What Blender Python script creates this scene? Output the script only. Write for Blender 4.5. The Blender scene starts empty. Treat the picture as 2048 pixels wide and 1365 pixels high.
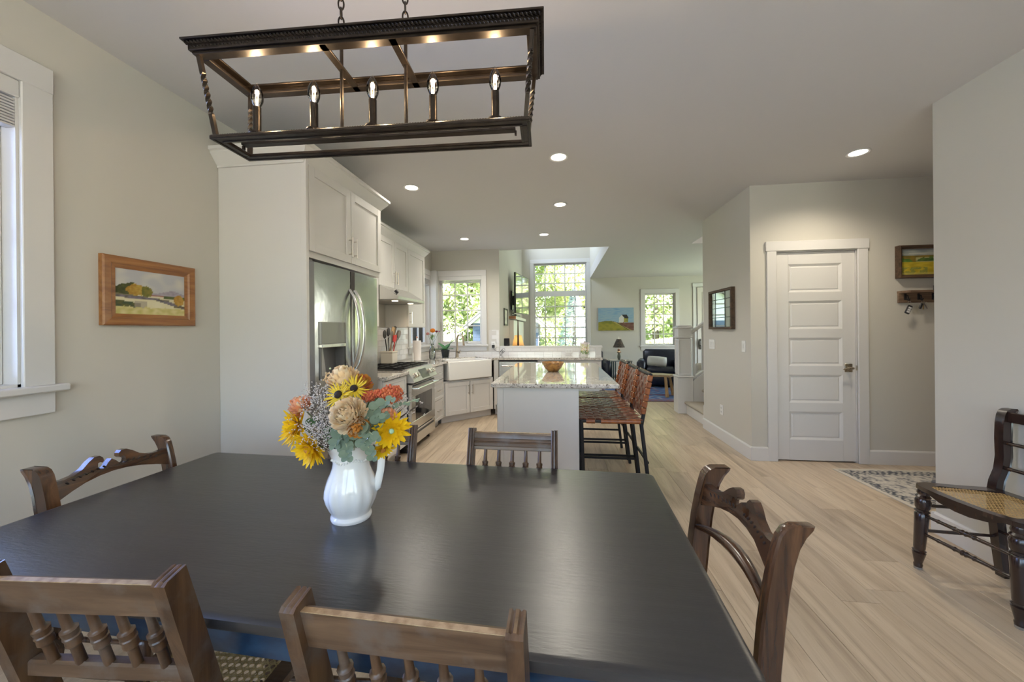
import bpy, math, random
from mathutils import Vector, Matrix, noise
random.seed(7)
PI = math.pi
SC = bpy.context.scene
COL = SC.collection

# ---------------------------------------------------------------- camera, sky, sun, exposure
YAW, ROLL, FPX, CAMZ = math.radians(7.14), 0.009, 750.0, 1.309
cd = bpy.data.cameras.new('camera')
cd.sensor_fit = 'HORIZONTAL'; cd.sensor_width = 36.0
cd.lens = FPX * 36.0 / 2048.0
cd.shift_y = -21.5 / 2048.0
cd.clip_start = 0.02; cd.clip_end = 300
cam = bpy.data.objects.new('camera', cd); COL.objects.link(cam)
_f = Vector((-math.sin(YAW), math.cos(YAW), 0)); _r0 = Vector((math.cos(YAW), math.sin(YAW), 0)); _u0 = Vector((0, 0, 1))
_r = _r0 * math.cos(ROLL) - _u0 * math.sin(ROLL); _u = _r0 * math.sin(ROLL) + _u0 * math.cos(ROLL)
_m = Matrix((_r, _u, -_f)).transposed().to_4x4(); _m.translation = (0, 0, CAMZ)
cam.matrix_world = _m
SC.camera = cam

vs = SC.view_settings
vs.view_transform = 'Standard'; vs.look = 'None'; vs.gamma = 1.0; vs.use_curve_mapping = False
vs.exposure = 0.05

w = bpy.data.worlds.new('sky'); SC.world = w; w.use_nodes = True
nt = w.node_tree; nt.nodes.clear()
sky = nt.nodes.new('ShaderNodeTexSky'); sky.sky_type = 'NISHITA'
sky.sun_disc = False; sky.sun_elevation = math.radians(48); sky.sun_rotation = math.radians(95)
sky.air_density = 1.2; sky.dust_density = 0.6; sky.ozone_density = 2.0
bg = nt.nodes.new('ShaderNodeBackground'); bg.inputs[1].default_value = 1.05
wo = nt.nodes.new('ShaderNodeOutputWorld')
nt.links.new(sky.outputs[0], bg.inputs[0]); nt.links.new(bg.outputs[0], wo.inputs[0])

def light(name, kind, loc, energy, color=(1, 1, 1), rot=(0, 0, 0), **kw):
    d = bpy.data.lights.new(name, kind); d.energy = energy; d.color = color
    for k, v in kw.items(): setattr(d, k, v)
    o = bpy.data.objects.new(name, d); COL.objects.link(o); o.location = loc; o.rotation_euler = rot
    return o
sun = light('sun', 'SUN', (12, 0, 14), 85.0, (1.0, 0.96, 0.88), angle=math.radians(0.6))
sun.rotation_euler = Vector((-0.74, 0.10, -0.66)).to_track_quat('-Z', 'Y').to_euler()
# rear fill lamps added at invented openings; side daylight at the dining window
light('added_fill_rear', 'AREA', (-0.9, -1.95, 1.60), 5, (0.84, 0.88, 1.0), (PI / 2, 0, 0), shape='RECTANGLE', size=1.7, size_y=1.3)
light('added_fill_rear', 'AREA', (1.3, -1.95, 1.60), 5, (0.84, 0.88, 1.0), (PI / 2, 0, 0), shape='RECTANGLE', size=1.5, size_y=1.3)
light('daylight_side', 'AREA', (-2.60, 0.76, 1.72), 42, (0.24, 0.36, 1.0), (0, -PI / 2, 0), shape='RECTANGLE', size=1.2, size_y=1.08)

light('daylight_kitchen', 'AREA', (-2.46, 5.86, 1.65), 7, (0.36, 0.46, 1.0), (0, -PI / 2, 0), shape='RECTANGLE', size=1.1, size_y=.8)
# unseen fill lamps added at invented side and high openings of the living room
light('added_fill_living', 'AREA', (5.42, 8.5, 1.45), 42, (0.84, 0.91, 1.0), (0, PI / 2, 0), shape='RECTANGLE', size=1.4, size_y=2.4)
light('added_fill_living_high', 'AREA', (-1.25, 9.0, 4.2), 60, (0.86, 0.92, 1.0), (0, -PI / 2, 0), shape='RECTANGLE', size=1.3, size_y=1.9)

# ---------------------------------------------------------------- materials
MATS = {}
def N(nt, t, **kw):
    n = nt.nodes.new(t)
    for k, v in kw.items(): setattr(n, k, v)
    return n
def mix_rgb(nt, fac, a, b, blend='MIX'):
    n = N(nt, 'ShaderNodeMix', data_type='RGBA', blend_type=blend)
    for i, v in ((0, fac), (6, a), (7, b)):
        if hasattr(v, 'links'): nt.links.new(v, n.inputs[i])
        else: n.inputs[i].default_value = v if i == 0 else (*v, 1)
    return n.outputs[2]
def coords(nt, scale=(1, 1, 1), space='Object', rnd=False):
    tc = N(nt, 'ShaderNodeTexCoord'); mp = N(nt, 'ShaderNodeMapping')
    mp.inputs['Scale'].default_value = scale
    nt.links.new(tc.outputs[space], mp.inputs[0])
    if rnd:
        oi = N(nt, 'ShaderNodeObjectInfo'); m = N(nt, 'ShaderNodeMath', operation='MULTIPLY'); m.inputs[1].default_value = 53.0
        nt.links.new(oi.outputs['Random'], m.inputs[0])
        cx = N(nt, 'ShaderNodeCombineXYZ')
        for i in range(3): nt.links.new(m.outputs[0], cx.inputs[i])
        nt.links.new(cx.outputs[0], mp.inputs['Location'])
    return mp.outputs[0]
def noise_tex(nt, vec, scale=5, detail=4, rough=.55, dist=0):
    n = N(nt, 'ShaderNodeTexNoise'); n.inputs['Scale'].default_value = scale; n.inputs['Detail'].default_value = detail
    n.inputs['Roughness'].default_value = rough; n.inputs['Distortion'].default_value = dist
    nt.links.new(vec, n.inputs['Vector']); return n.outputs['Fac']
def ramp(nt, fac, stops):
    r = N(nt, 'ShaderNodeValToRGB'); e = r.color_ramp.elements
    while len(e) < len(stops): e.new(.5)
    for x, (p, c) in zip(e, stops): x.position = p; x.color = (*c, 1) if len(c) == 3 else c
    nt.links.new(fac, r.inputs[0]); return r.outputs[0]
def mat(name, base=(.8, .8, .8), rough=.5, metal=0., var=None, bump=None, coat=0., emit=None, spec=.5, trans=0., sheen=0., rnd=False, vcol=False, sss=0.):
    """var = (second colour, noise scale vector, noise size, lo, hi); bump = (scale vector, noise size, strength)"""
    if name in MATS: return MATS[name]
    m = bpy.data.materials.new(name); m.use_nodes = True; MATS[name] = m
    nt = m.node_tree; b = nt.nodes['Principled BSDF']
    b.inputs['Base Color'].default_value = (*base, 1); b.inputs['Roughness'].default_value = rough; b.inputs['Metallic'].default_value = metal
    b.inputs['Coat Weight'].default_value = coat; b.inputs['Coat Roughness'].default_value = .08
    b.inputs['Specular IOR Level'].default_value = spec; b.inputs['Transmission Weight'].default_value = trans
    b.inputs['Sheen Weight'].default_value = sheen; b.inputs['Subsurface Weight'].default_value = sss
    if vcol:
        a = N(nt, 'ShaderNodeVertexColor', layer_name='Col'); nt.links.new(a.outputs[0], b.inputs['Base Color'])
    if var:
        c2, sv, sz, lo, hi = var
        f = noise_tex(nt, coords(nt, sv, rnd=rnd), sz)
        f = ramp(nt, f, [(lo, (0, 0, 0)), (hi, (1, 1, 1))])
        nt.links.new(mix_rgb(nt, f, base, c2), b.inputs['Base Color'])
    if bump:
        sv, sz, st = bump
        f = noise_tex(nt, coords(nt, sv), sz)
        bp = N(nt, 'ShaderNodeBump'); bp.inputs['Strength'].default_value = st; bp.inputs['Distance'].default_value = .01
        nt.links.new(f, bp.inputs['Height']); nt.links.new(bp.outputs[0], b.inputs['Normal'])
    if emit:
        b.inputs['Emission Color'].default_value = (*emit[0], 1); b.inputs['Emission Strength'].default_value = emit[1]
    return m
def glass(name, tint=(1, 1, 1), refl=1.0):
    if name in MATS: return MATS[name]
    m = bpy.data.materials.new(name); m.use_nodes = True; MATS[name] = m
    nt = m.node_tree; nt.nodes.clear()
    t = N(nt, 'ShaderNodeBsdfTransparent'); t.inputs[0].default_value = (*tint, 1)
    g = N(nt, 'ShaderNodeBsdfGlossy'); g.inputs['Roughness'].default_value = .02
    lw = N(nt, 'ShaderNodeFresnel'); lw.inputs[0].default_value = 1.45
    mu = N(nt, 'ShaderNodeMath', operation='MULTIPLY'); mu.inputs[1].default_value = refl; nt.links.new(lw.outputs[0], mu.inputs[0])
    mx = N(nt, 'ShaderNodeMixShader'); o = N(nt, 'ShaderNodeOutputMaterial')
    nt.links.new(mu.outputs[0], mx.inputs[0]); nt.links.new(t.outputs[0], mx.inputs[1]); nt.links.new(g.outputs[0], mx.inputs[2]); nt.links.new(mx.outputs[0], o.inputs[0])
    return m
def leafmat(name, c1, c2, transl=.5, rough=.5):
    m = bpy.data.materials.new(name); m.use_nodes = True; MATS[name] = m
    nt = m.node_tree; b = nt.nodes['Principled BSDF']; o = nt.nodes['Material Output']
    gi = N(nt, 'ShaderNodeNewGeometry'); col = mix_rgb(nt, gi.outputs['Random Per Island'], c1, c2)
    nt.links.new(col, b.inputs['Base Color']); b.inputs['Roughness'].default_value = rough; b.inputs['Specular IOR Level'].default_value = .25
    t = N(nt, 'ShaderNodeBsdfTranslucent'); nt.links.new(col, t.inputs[0])
    mx = N(nt, 'ShaderNodeMixShader'); mx.inputs[0].default_value = transl
    nt.links.new(b.outputs[0], mx.inputs[1]); nt.links.new(t.outputs[0], mx.inputs[2]); nt.links.new(mx.outputs[0], o.inputs[0])
    return m
def woodmat(name, c1, c2, c3, rough=.4, axis='x', coat=0., scale=1., worn=None):
    m = bpy.data.materials.new(name); m.use_nodes = True; MATS[name] = m
    nt = m.node_tree; b = nt.nodes['Principled BSDF']
    st = {'x': (1.2, 14, 14), 'y': (14, 1.2, 14), 'z': (14, 14, 1.2)}[axis]
    v = coords(nt, tuple(s * scale for s in st), rnd=True)
    f = noise_tex(nt, v, 2.2, 6, .6, .6)
    col = ramp(nt, f, [(.32, c1), (.5, c2), (.68, c3)])
    if worn:
        f2 = noise_tex(nt, coords(nt, (6, 6, 6), rnd=True), 2, 5, .6)
        k = ramp(nt, f2, [(.5, (0, 0, 0)), (.66, (1, 1, 1))]); col = mix_rgb(nt, k, col, worn)
    nt.links.new(col, b.inputs['Base Color']); b.inputs['Roughness'].default_value = rough; b.inputs['Coat Weight'].default_value = coat
    b.inputs['Coat Roughness'].default_value = .15
    bp = N(nt, 'ShaderNodeBump'); bp.inputs['Strength'].default_value = .12; bp.inputs['Distance'].default_value = .004
    nt.links.new(f, bp.inputs['Height']); nt.links.new(bp.outputs[0], b.inputs['Normal'])
    return m

WALL = mat('wall_paint', (.57, .545, .485), .75, bump=((90, 90, 90), 3, .03))
CEIL = mat('ceiling_paint', (.60, .585, .575), .8, bump=((90, 90, 90), 3, .03))
WHITE = mat('trim_white', (.66, .645, .625), .42)
CAB = mat('cabinet_white', (.65, .63, .60), .40)
STEEL = mat('stainless_steel', (.72, .72, .70), .24, 1.0, bump=((1, 1, 60), 9, .02))
STEELW = mat('stainless_wavy', (.50, .50, .49), .18, 1.0, bump=((1.2, 3.0, .9), 2.0, .5))
CHROME = mat('brushed_nickel', (.62, .59, .55), .28, 1.0)
BRONZE = mat('black_bronze', (.050, .038, .029), .34, .8, var=((.030, .023, .018), (9, 9, 9), 3, .35, .65))
BLACK = mat('black_iron', (.012, .012, .013), .45, .3)
BLACKP = mat('black_plastic', (.016, .016, .018), .35)
DARKG = mat('dark_glass', (.012, .012, .014), .05, coat=.6)
TILE = mat('white_glazed_tile', (.80, .78, .76), .10, coat=.5)
GROUT = mat('grout', (.62, .59, .55), .9)
PORC = mat('white_porcelain', (.84, .82, .78), .12, coat=.5)
GLASS = glass('window_glass')
CGLASS = glass('clear_glass', (.95, .97, .96), 1.4)
def granite():
    m = bpy.data.materials.new('granite'); m.use_nodes = True; nt = m.node_tree; b = nt.nodes['Principled BSDF']
    v = coords(nt, (1, 1, 1))
    f1 = noise_tex(nt, v, 70, 3, .6); f2 = noise_tex(nt, v, 28, 4, .6); f3 = noise_tex(nt, v, 110, 2, .5)
    c = ramp(nt, f2, [(.36, (.46, .43, .39)), (.5, (.66, .62, .56)), (.62, (.76, .72, .66))])
    c = mix_rgb(nt, ramp(nt, f1, [(.56, (0, 0, 0)), (.62, (1, 1, 1))]), c, (.15, .125, .105))
    c = mix_rgb(nt, ramp(nt, f3, [(.64, (0, 0, 0)), (.68, (1, 1, 1))]), c, (.30, .17, .10))
    nt.links.new(c, b.inputs['Base Color']); b.inputs['Roughness'].default_value = .06; b.inputs['Coat Weight'].default_value = .6
    b.inputs['Specular IOR Level'].default_value = .8
    return m
GRANITE = granite()
def floormat(name, island):
    m = bpy.data.materials.new(name); m.use_nodes = True; nt = m.node_tree; b = nt.nodes['Principled BSDF']
    if island:
        src = N(nt, 'ShaderNodeNewGeometry').outputs['Random Per Island']
    else:
        src = N(nt, 'ShaderNodeObjectInfo').outputs['Random']
    tc = N(nt, 'ShaderNodeTexCoord'); mp = N(nt, 'ShaderNodeMapping'); mp.inputs['Scale'].default_value = (9, .75, 1)
    mu = N(nt, 'ShaderNodeMath', operation='MULTIPLY'); mu.inputs[1].default_value = 71.
    cx = N(nt, 'ShaderNodeCombineXYZ'); nt.links.new(src, mu.inputs[0])
    for i in range(3): nt.links.new(mu.outputs[0], cx.inputs[i])
    nt.links.new(tc.outputs['Object'], mp.inputs[0]); nt.links.new(cx.outputs[0], mp.inputs['Location'])
    f = noise_tex(nt, mp.outputs[0], 1.3, 7, .62, .8)
    col = ramp(nt, f, [(.28, (.32, .245, .172)), (.42, (.46, .365, .265)), (.56, (.55, .45, .335)), (.74, (.61, .51, .39))])
    tone = ramp(nt, src, [(0, (.88, .87, .86)), (1, (1.06, 1.05, 1.03))])
    col = mix_rgb(nt, 1.0, col, tone, 'MULTIPLY')
    mp2 = N(nt, 'ShaderNodeMapping'); mp2.inputs['Scale'].default_value = (70, 3, 1); nt.links.new(tc.outputs['Object'], mp2.inputs[0]); nt.links.new(cx.outputs[0], mp2.inputs['Location'])
    f2 = noise_tex(nt, mp2.outputs[0], 1.5, 3, .6)
    col = mix_rgb(nt, ramp(nt, f2, [(.57, (0, 0, 0)), (.76, (.62, .62, .62))]), col, (.235, .175, .122))
    nt.links.new(col, b.inputs['Base Color']); b.inputs['Roughness'].default_value = .36; b.inputs['Specular IOR Level'].default_value = .45
    bp = N(nt, 'ShaderNodeBump'); bp.inputs['Strength'].default_value = .08; bp.inputs['Distance'].default_value = .003
    nt.links.new(f2, bp.inputs['Height']); nt.links.new(bp.outputs[0], b.inputs['Normal'])
    return m

# ---------------------------------------------------------------- mesh builder
class MB:
    def __init__(s): s.v = []; s.f = []; s.c = None
    def add(s, vs, fs, M=None):
        n = len(s.v)
        for p in vs:
            p = Vector(p)
            s.v.append(tuple(M @ p) if M else tuple(p))
        s.f += [tuple(i + n for i in f) for f in fs]; return s
    def box(s, a, b, bev=0.0, M=None):
        x0, y0, z0 = [min(p, q) for p, q in zip(a, b)]; x1, y1, z1 = [max(p, q) for p, q in zip(a, b)]
        if bev <= 0:
            vs = [(x0, y0, z0), (x1, y0, z0), (x1, y1, z0), (x0, y1, z0), (x0, y0, z1), (x1, y0, z1), (x1, y1, z1), (x0, y1, z1)]
            return s.add(vs, [(0, 3, 2, 1), (4, 5, 6, 7), (0, 1, 5, 4), (1, 2, 6, 5), (2, 3, 7, 6), (3, 0, 4, 7)], M)
        e = min(bev, (x1 - x0) * .45, (y1 - y0) * .45, (z1 - z0) * .45)
        X = (x0, x1); Y = (y0, y1); Z = (z0, z1); vs = []; ix = {}
        for i in (0, 1):
            for j in (0, 1):
                for k in (0, 1):
                    sx, sy, sz = (1, -1)[i], (1, -1)[j], (1, -1)[k]
                    for ax in range(3):
                        p = [X[i] + sx * e, Y[j] + sy * e, Z[k] + sz * e]; p[ax] = (X[i], Y[j], Z[k])[ax]
                        ix[i, j, k, ax] = len(vs); vs.append(tuple(p))
        fs = []
        def q(*ks): fs.append(tuple(ix[k] for k in ks))
        q((0,0,0,0),(0,0,1,0),(0,1,1,0),(0,1,0,0)); q((1,0,0,0),(1,1,0,0),(1,1,1,0),(1,0,1,0))
        q((0,0,0,1),(1,0,0,1),(1,0,1,1),(0,0,1,1)); q((0,1,0,1),(0,1,1,1),(1,1,1,1),(1,1,0,1))
        q((0,0,0,2),(0,1,0,2),(1,1,0,2),(1,0,0,2)); q((0,0,1,2),(1,0,1,2),(1,1,1,2),(0,1,1,2))
        for j in (0, 1):
            for k in (0, 1):
                a_ = [(0,j,k,1),(1,j,k,1),(1,j,k,2),(0,j,k,2)]; q(*(a_ if (j + k) % 2 else a_[::-1]))
                a_ = [(j,0,k,0),(j,1,k,0),(j,1,k,2),(j,0,k,2)]; q(*(a_[::-1] if (j + k) % 2 else a_))
                a_ = [(j,k,0,0),(j,k,1,0),(j,k,1,1),(j,k,0,1)]; q(*(a_ if (j + k) % 2 else a_[::-1]))
        for i in (0, 1):
            for j in (0, 1):
                for k in (0, 1):
                    t = [(i,j,k,0),(i,j,k,1),(i,j,k,2)]; q(*(t[::-1] if (i + j + k) % 2 == 0 else t))
        return s.add(vs, fs, M)
    def bar(s, p0, p1, w, h, bev=0., up=(0, 0, 1)):
        p0, p1 = Vector(p0), Vector(p1); d = p1 - p0; L = d.length; d.normalize(); u = Vector(up)
        if abs(d.dot(u)) > .98: u = Vector((0, 1, 0))
        x = d.cross(u).normalized(); z = x.cross(d)
        M = Matrix((x, d, z)).transposed().to_4x4(); M.translation = p0
        return s.box((-w / 2, 0, -h / 2), (w / 2, L, h / 2), bev, M)
    def tube(s, pts, r, n=8, cap=True, flat=1.0, twist=0.0):
        pts = [Vector(p) for p in pts]; rs = r if isinstance(r, (list, tuple)) else [r] * len(pts)
        m = len(pts); rings = []; prev = None
        for i, p in enumerate(pts):
            t = (pts[min(i + 1, m - 1)] - pts[max(i - 1, 0)]).normalized()
            if prev is None:
                a = Vector((0, 0, 1)) if abs(t.z) < .9 else Vector((1, 0, 0)); x = t.cross(a).normalized()
            else:
                x = (prev - t * prev.dot(t)).normalized()
            prev = x; y = t.cross(x); rings.append([p + (x * math.cos(2 * PI * k / n + twist * i) + y * (math.sin(2 * PI * k / n + twist * i) * flat)) * rs[i] for k in range(n)])
        vs = [v for R in rings for v in R]; fs = []
        for i in range(m - 1):
            for k in range(n):
                a, b = i * n + k, i * n + (k + 1) % n; fs.append((a, b, b + n, a + n))
        if cap: fs.append(tuple(range(n))[::-1]); fs.append(tuple(range((m - 1) * n, m * n)))
        return s.add(vs, fs)
    def lathe(s, prof, n=20, M=None, cap=True, mod=None):
        vs = []; fs = []
        for i, (r, z) in enumerate(prof):
            for k in range(n):
                a = 2 * PI * k / n; rr = r if mod is None else mod(r, z, a)
                zz = z if not isinstance(rr, tuple) else rr[1]; rr = rr if not isinstance(rr, tuple) else rr[0]
                vs.append((rr * math.cos(a), rr * math.sin(a), zz))
        m = len(prof)
        for i in range(m - 1):
            for k in range(n):
                a, b = i * n + k, i * n + (k + 1) % n; fs.append((a, b, b + n, a + n))
        if cap: fs.append(tuple(range(n))[::-1]); fs.append(tuple(range((m - 1) * n, m * n)))
        return s.add(vs, fs, M)
    def turn(s, p0, p1, prof, n=12):
        """lathe along p0->p1; prof = [(t 0..1, radius)]"""
        p0, p1 = Vector(p0), Vector(p1); d = p1 - p0; L = d.length
        M = d.to_track_quat('Z', 'Y').to_matrix().to_4x4(); M.translation = p0
        return s.lathe([(r, t * L) for t, r in prof], n, M)
    def prism(s, poly, d0, d1, axes='xz', M=None):
        """polygon in plane axes, extruded along the third axis from d0 to d1"""
        n = len(poly); A = 'xyz'.index(axes[0]); B = 'xyz'.index(axes[1]); Cx = 3 - A - B
        def P(p, d):
            v = [0, 0, 0]; v[A] = p[0]; v[B] = p[1]; v[Cx] = d; return v
        vs = [P(p, d0) for p in poly] + [P(p, d1) for p in poly]
        fs = [tuple(range(n))[::-1], tuple(range(n, 2 * n))] + [(i, (i + 1) % n, (i + 1) % n + n, i + n) for i in range(n)]
        return s.add(vs, fs, M)
    def ball(s, c, r, n=10, m=7, sc=(1, 1, 1)):
        c = Vector(c); vs = [c + Vector((0, 0, -r * sc[2]))]; fs = []
        for i in range(1, m):
            a = PI * i / m - PI / 2
            for k in range(n):
                b = 2 * PI * k / n; vs.append(c + Vector((r * math.cos(a) * math.cos(b) * sc[0], r * math.cos(a) * math.sin(b) * sc[1], r * math.sin(a) * sc[2])))
        vs.append(c + Vector((0, 0, r * sc[2]))); t = len(vs) - 1
        for k in range(n): fs.append((0, 1 + (k + 1) % n, 1 + k)); fs.append((t, t - n + k, t - n + (k + 1) % n))
        for i in range(m - 2):
            for k in range(n):
                a, b = 1 + i * n + k, 1 + i * n + (k + 1) % n; fs.append((a, b, b + n, a + n))
        return s.add(vs, fs)
    def mesh(s, name, m, smooth=False):
        me = bpy.data.meshes.new(name); me.from_pydata([tuple(v) for v in s.v], [], s.f)
        if m is not None: me.materials.append(m)
        import bmesh as _b
        bm = _b.new(); bm.from_mesh(me); _b.ops.recalc_face_normals(bm, faces=bm.faces); bm.to_mesh(me); bm.free()
        if smooth:
            me.polygons.foreach_set('use_smooth', [True] * len(me.polygons))
            try: me.set_sharp_from_angle(angle=math.radians(42 if smooth is True else smooth))
            except Exception: pass
        me.update(); return me
    def build(s, name, m, parent=None, smooth=False, loc=None, rotz=None, kind=None, label=None):
        return put(name, s.mesh(name, m, smooth), parent, loc, rotz, kind, label)
def put(name, me, parent=None, loc=None, rotz=None, kind=None, label=None):
    o = bpy.data.objects.new(name, me); COL.objects.link(o)
    if parent is not None: o.parent = parent
    if loc is not None: o.location = loc
    if rotz is not None: o.rotation_euler = (0, 0, rotz)
    if kind: o['kind'] = kind
    if label: o['label'] = label
    return o
def tag(o, label, cat, group=None):
    o['label'] = label; o['category'] = cat
    if group: o['group'] = group
    return o
def thing(name, label, cat, loc=(0, 0, 0), rotz=0., group=None):
    o = bpy.data.objects.new(name, None); COL.objects.link(o); o.empty_display_size = .05
    o.location = loc; o.rotation_euler = (0, 0, rotz); return tag(o, label, cat, group)
def structure(name, loc=(0, 0, 0), rotz=0.):
    o = bpy.data.objects.new(name, None); COL.objects.link(o); o.empty_display_size = .05
    o.location = loc; o.rotation_euler = (0, 0, rotz); o['kind'] = 'structure'; return o
KIDS = {}
def dup(root, loc, rotz, label, group=None):
    """copy a thing, its parts and their sub-parts"""
    if not KIDS:
        pass
    def rec(o, par):
        c = o.copy(); COL.objects.link(c)
        if par is not None: c.parent = par
        for ch in [x for x in bpy.data.objects if x.parent == o]: rec(ch, c)
        return c
    r = rec(root, None); r.location = loc
    r.rotation_euler = (0, 0, rotz) if not isinstance(rotz, tuple) else rotz
    r['label'] = label
    if group: r['group'] = group
    return r
def MX(loc=(0, 0, 0), rz=0., rx=0., ry=0.):
    return Matrix.Translation(loc) @ Matrix.Rotation(rz, 4, 'Z') @ Matrix.Rotation(ry, 4, 'Y') @ Matrix.Rotation(rx, 4, 'X')
def painted(name, w, h, nx, nz, fn, m, parent=None, plane='xz', loc=None, rotz=None, thick=0.):
    """a grid whose vertices carry flat print colours (pictures, rug patterns)"""
    vs = []; cs = []; fs = []
    for j in range(nz + 1):
        for i in range(nx + 1):
            u, v = i / nx, j / nz
            vs.append((u * w, 0, v * h) if plane == 'xz' else (u * w, v * h, thick)); cs.append(fn(u, v))
    for j in range(nz):
        for i in range(nx):
            a = j * (nx + 1) + i; fs.append((a, a + 1, a + nx + 2, a + nx + 1))
    me = bpy.data.meshes.new(name); me.from_pydata(vs, [], fs); me.materials.append(m)
    at = me.color_attributes.new('Col', 'FLOAT_COLOR', 'POINT')
    at.data.foreach_set('color', [x for c in cs for x in (c[0], c[1], c[2], 1.0)])
    return put(name, me, parent, loc, rotz)
def nz(x, y, s=1., z=0.): return noise.noise((x * s, y * s, z))
def mixc(a, b, t): t = max(0., min(1., t)); return tuple(p * (1 - t) + q * t for p, q in zip(a, b))
PRINT = mat('printed_canvas', (1, 1, 1), .55, vcol=True)
# ================================================================ the room shell
H = 2.72; XL = -2.23; XR = 2.36; YK = 6.42; YF = 10.5; XLV = -1.02; YD = 3.98; XJ = 1.885; YJ = 5.21; YR = -1.8; XE = 5.2; HU = 5.4
def wall(name, loc, rotz, length, z0, z1, th, holes=(), m=None, parent=None):
    """local x along the wall, faces -y; holes = (x0, x1, z0, z1)"""
    b = MB(); xs = sorted({0, length} | {h[0] for h in holes} | {h[1] for h in holes}); zs = sorted({z0, z1} | {h[2] for h in holes} | {h[3] for h in holes})
    for i in range(len(xs) - 1):
        k = 0
        while k < len(zs) - 1:
            def solid(kk):
                cx, cz = (xs[i] + xs[i + 1]) / 2, (zs[kk] + zs[kk + 1]) / 2
                return not any(h[0] < cx < h[1] and h[2] < cz < h[3] for h in holes)
            if not solid(k): k += 1; continue
            e = k
            while e + 1 < len(zs) - 1 and solid(e + 1): e += 1
            b.box((xs[i], 0, zs[k]), (xs[i + 1], th, zs[e + 1])); k = e + 1
    o = b.build(name, m or WALL, parent, loc=loc, rotz=rotz); o['kind'] = 'structure'; return o
def sbox(name, a, b_, m, bev=0.):
    o = MB().box(a, b_, bev).build(name, m); o['kind'] = 'structure'; return o

# floor: planks run along the depth of the house
FLOOR1, FLOOR2 = floormat('oak_plank', False), floormat('oak_plank_field', True)
floor = sbox('floor', (-2.4, YR - .2, -.12), (XE + .2, YF + .2, -.006), mat('subfloor', (.20, .16, .12), .8))
PW, PL = .178, 1.22
pm = MB().box((-PW / 2 + .0006, -PL / 2 + .0006, -.008), (PW / 2 - .0006, PL / 2 - .0006, 0), .0012).mesh('plank', FLOOR1)
cands = []; ncol = int((XE + 2.23) / PW) + 1
for i in range(ncol):
    x = -2.23 + PW * (i + .5); off = random.Random(i * 7 + 3).uniform(0, PL)
    y = YR - off
    while y < YF:
        cands.append((x, y + PL / 2)); y += PL
def seen(x, y):
    if y < .35: return False
    if x < -1.6 and y < 5.1: return False
    if y > 5.6 and x < .7: return False
    if x > 2.4 and (y < 2.6 or y > YD): return False
    if x > XJ and YD < y: return x < 3.2 and y > 6.3
    if -1.6 < x < .3 and .6 < y < 1.4: return False
    if x / max(y, .1) > 1.5 or x / max(y, .1) < -1.6: return False
    return True
cands.sort(key=lambda p: (not seen(*p), p[0] ** 2 + p[1] ** 2))
for x, y in cands[:290]: put('plank', pm, floor, (x, y, 0))
fb = MB()
for x, y in cands[290:]: fb.box((x - PW / 2 + .0006, y - PL / 2 + .0006, -.008), (x + PW / 2 - .0006, y + PL / 2 - .0006, 0), .0012)
fb.build('plank_field', FLOOR2, floor, kind='stuff')

# ceilings
cb = MB()
cb.box((-2.45, YR - .2, H), (XE + .2, 5.4, H + .25)); cb.box((-2.45, 5.4, H), (2.19, YK + .12, H + .25)); cb.box((3.6, 5.4, H), (XE + .2, YK + .12, H + .25))
cb.box((.86, YK + .12, H), (XE + .2, YF + .2, H + .25))
o = cb.build('ceiling', CEIL); o['kind'] = 'structure'
sbox('ceiling_upper', (-1.4, YK - .3, HU), (XE + .2, YF + .3, HU + .2), CEIL)
sbox('wall_bulkhead', (.86, YK + .12, H + .25), (1.0, YF + .1, HU), WALL)
sbox('wall_upper_kitchen', (-1.3, YK, H + .25), (1.0, YK + .12, HU), WALL)
st = MB(); st.box((2.05, 5.26, H + .25), (2.19, YK + .26, HU)); st.box((2.19, YK + .12, H + .25), (3.7, YK + .26, HU)); st.box((2.19, 5.26, H + .25), (3.7, 5.4, HU)); st.box((3.6, 5.4, H + .25), (3.74, YK + .12, HU))
o = st.build('wall_stairwell', WHITE); o['kind'] = 'structure'
sbox('ceiling_stairwell', (2.0, 5.2, HU), (3.8, 6.8, HU + .2), CEIL)

# walls; local x runs to the right when facing the wall
W1 = (.15, 1.29, .99, 2.33)                                              # dining window (along y from YR)
o1 = -YR
wall('wall_left', (XL, YR, 0), PI / 2, YK - YR + .14, 0, H, .16, [(.20 + o1, 1.30 + o1, 1.09, 2.37), (5.42 + o1, 6.30 + o1, 1.07, 2.27)])
wall('wall_kitchen_back', (XL - .0, YK, 0), 0, 1.05, 0, H, .14, [(.12, .90, 1.07, 2.27)])
wall('wall_living_left', (XLV, YK, 0), PI / 2, YF - YK, 0, HU, .16, [(1.6, 3.6, 3.5, 4.9)])  # high opening invented to let in the added fill lamp
wall('wall_far', (-1.2, YF, 0), 0, XE + 1.4, 0, HU, .16, [(-.70 + 1.2, .775 + 1.2, .45, 3.17), (2.29 + 1.2, 3.10 + 1.2, .86, 2.28)])
wall('wall_right_living', (XE, YF + .1, 0), -PI / 2, YF + 2.2, 0, H + .2, .16, [(.85, 3.35, .7, 2.2)])  # unseen side opening, made for the added living room fill
wall('wall_door', (XJ + .14, YD, 0), 0, 2.76, 0, H, .14, [(2.12 - XJ - .14, 2.835 - XJ - .14, -.01, 2.055)])
wall('wall_jog', (XJ, YJ, 0), -PI / 2, YJ - YD, 0, H, .14)
wall('wall_stairs_near', (XJ + .14, YJ - .12, 0), 0, 2.2, 0, H, .12)
sbox('wall_right', (XR, YR - .1, 0), (XR + .16, 2.69, H), WALL)
wall('wall_hall_end', (4.3, YD, 0), -PI / 2, 1.6, 0, H, .12)
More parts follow.
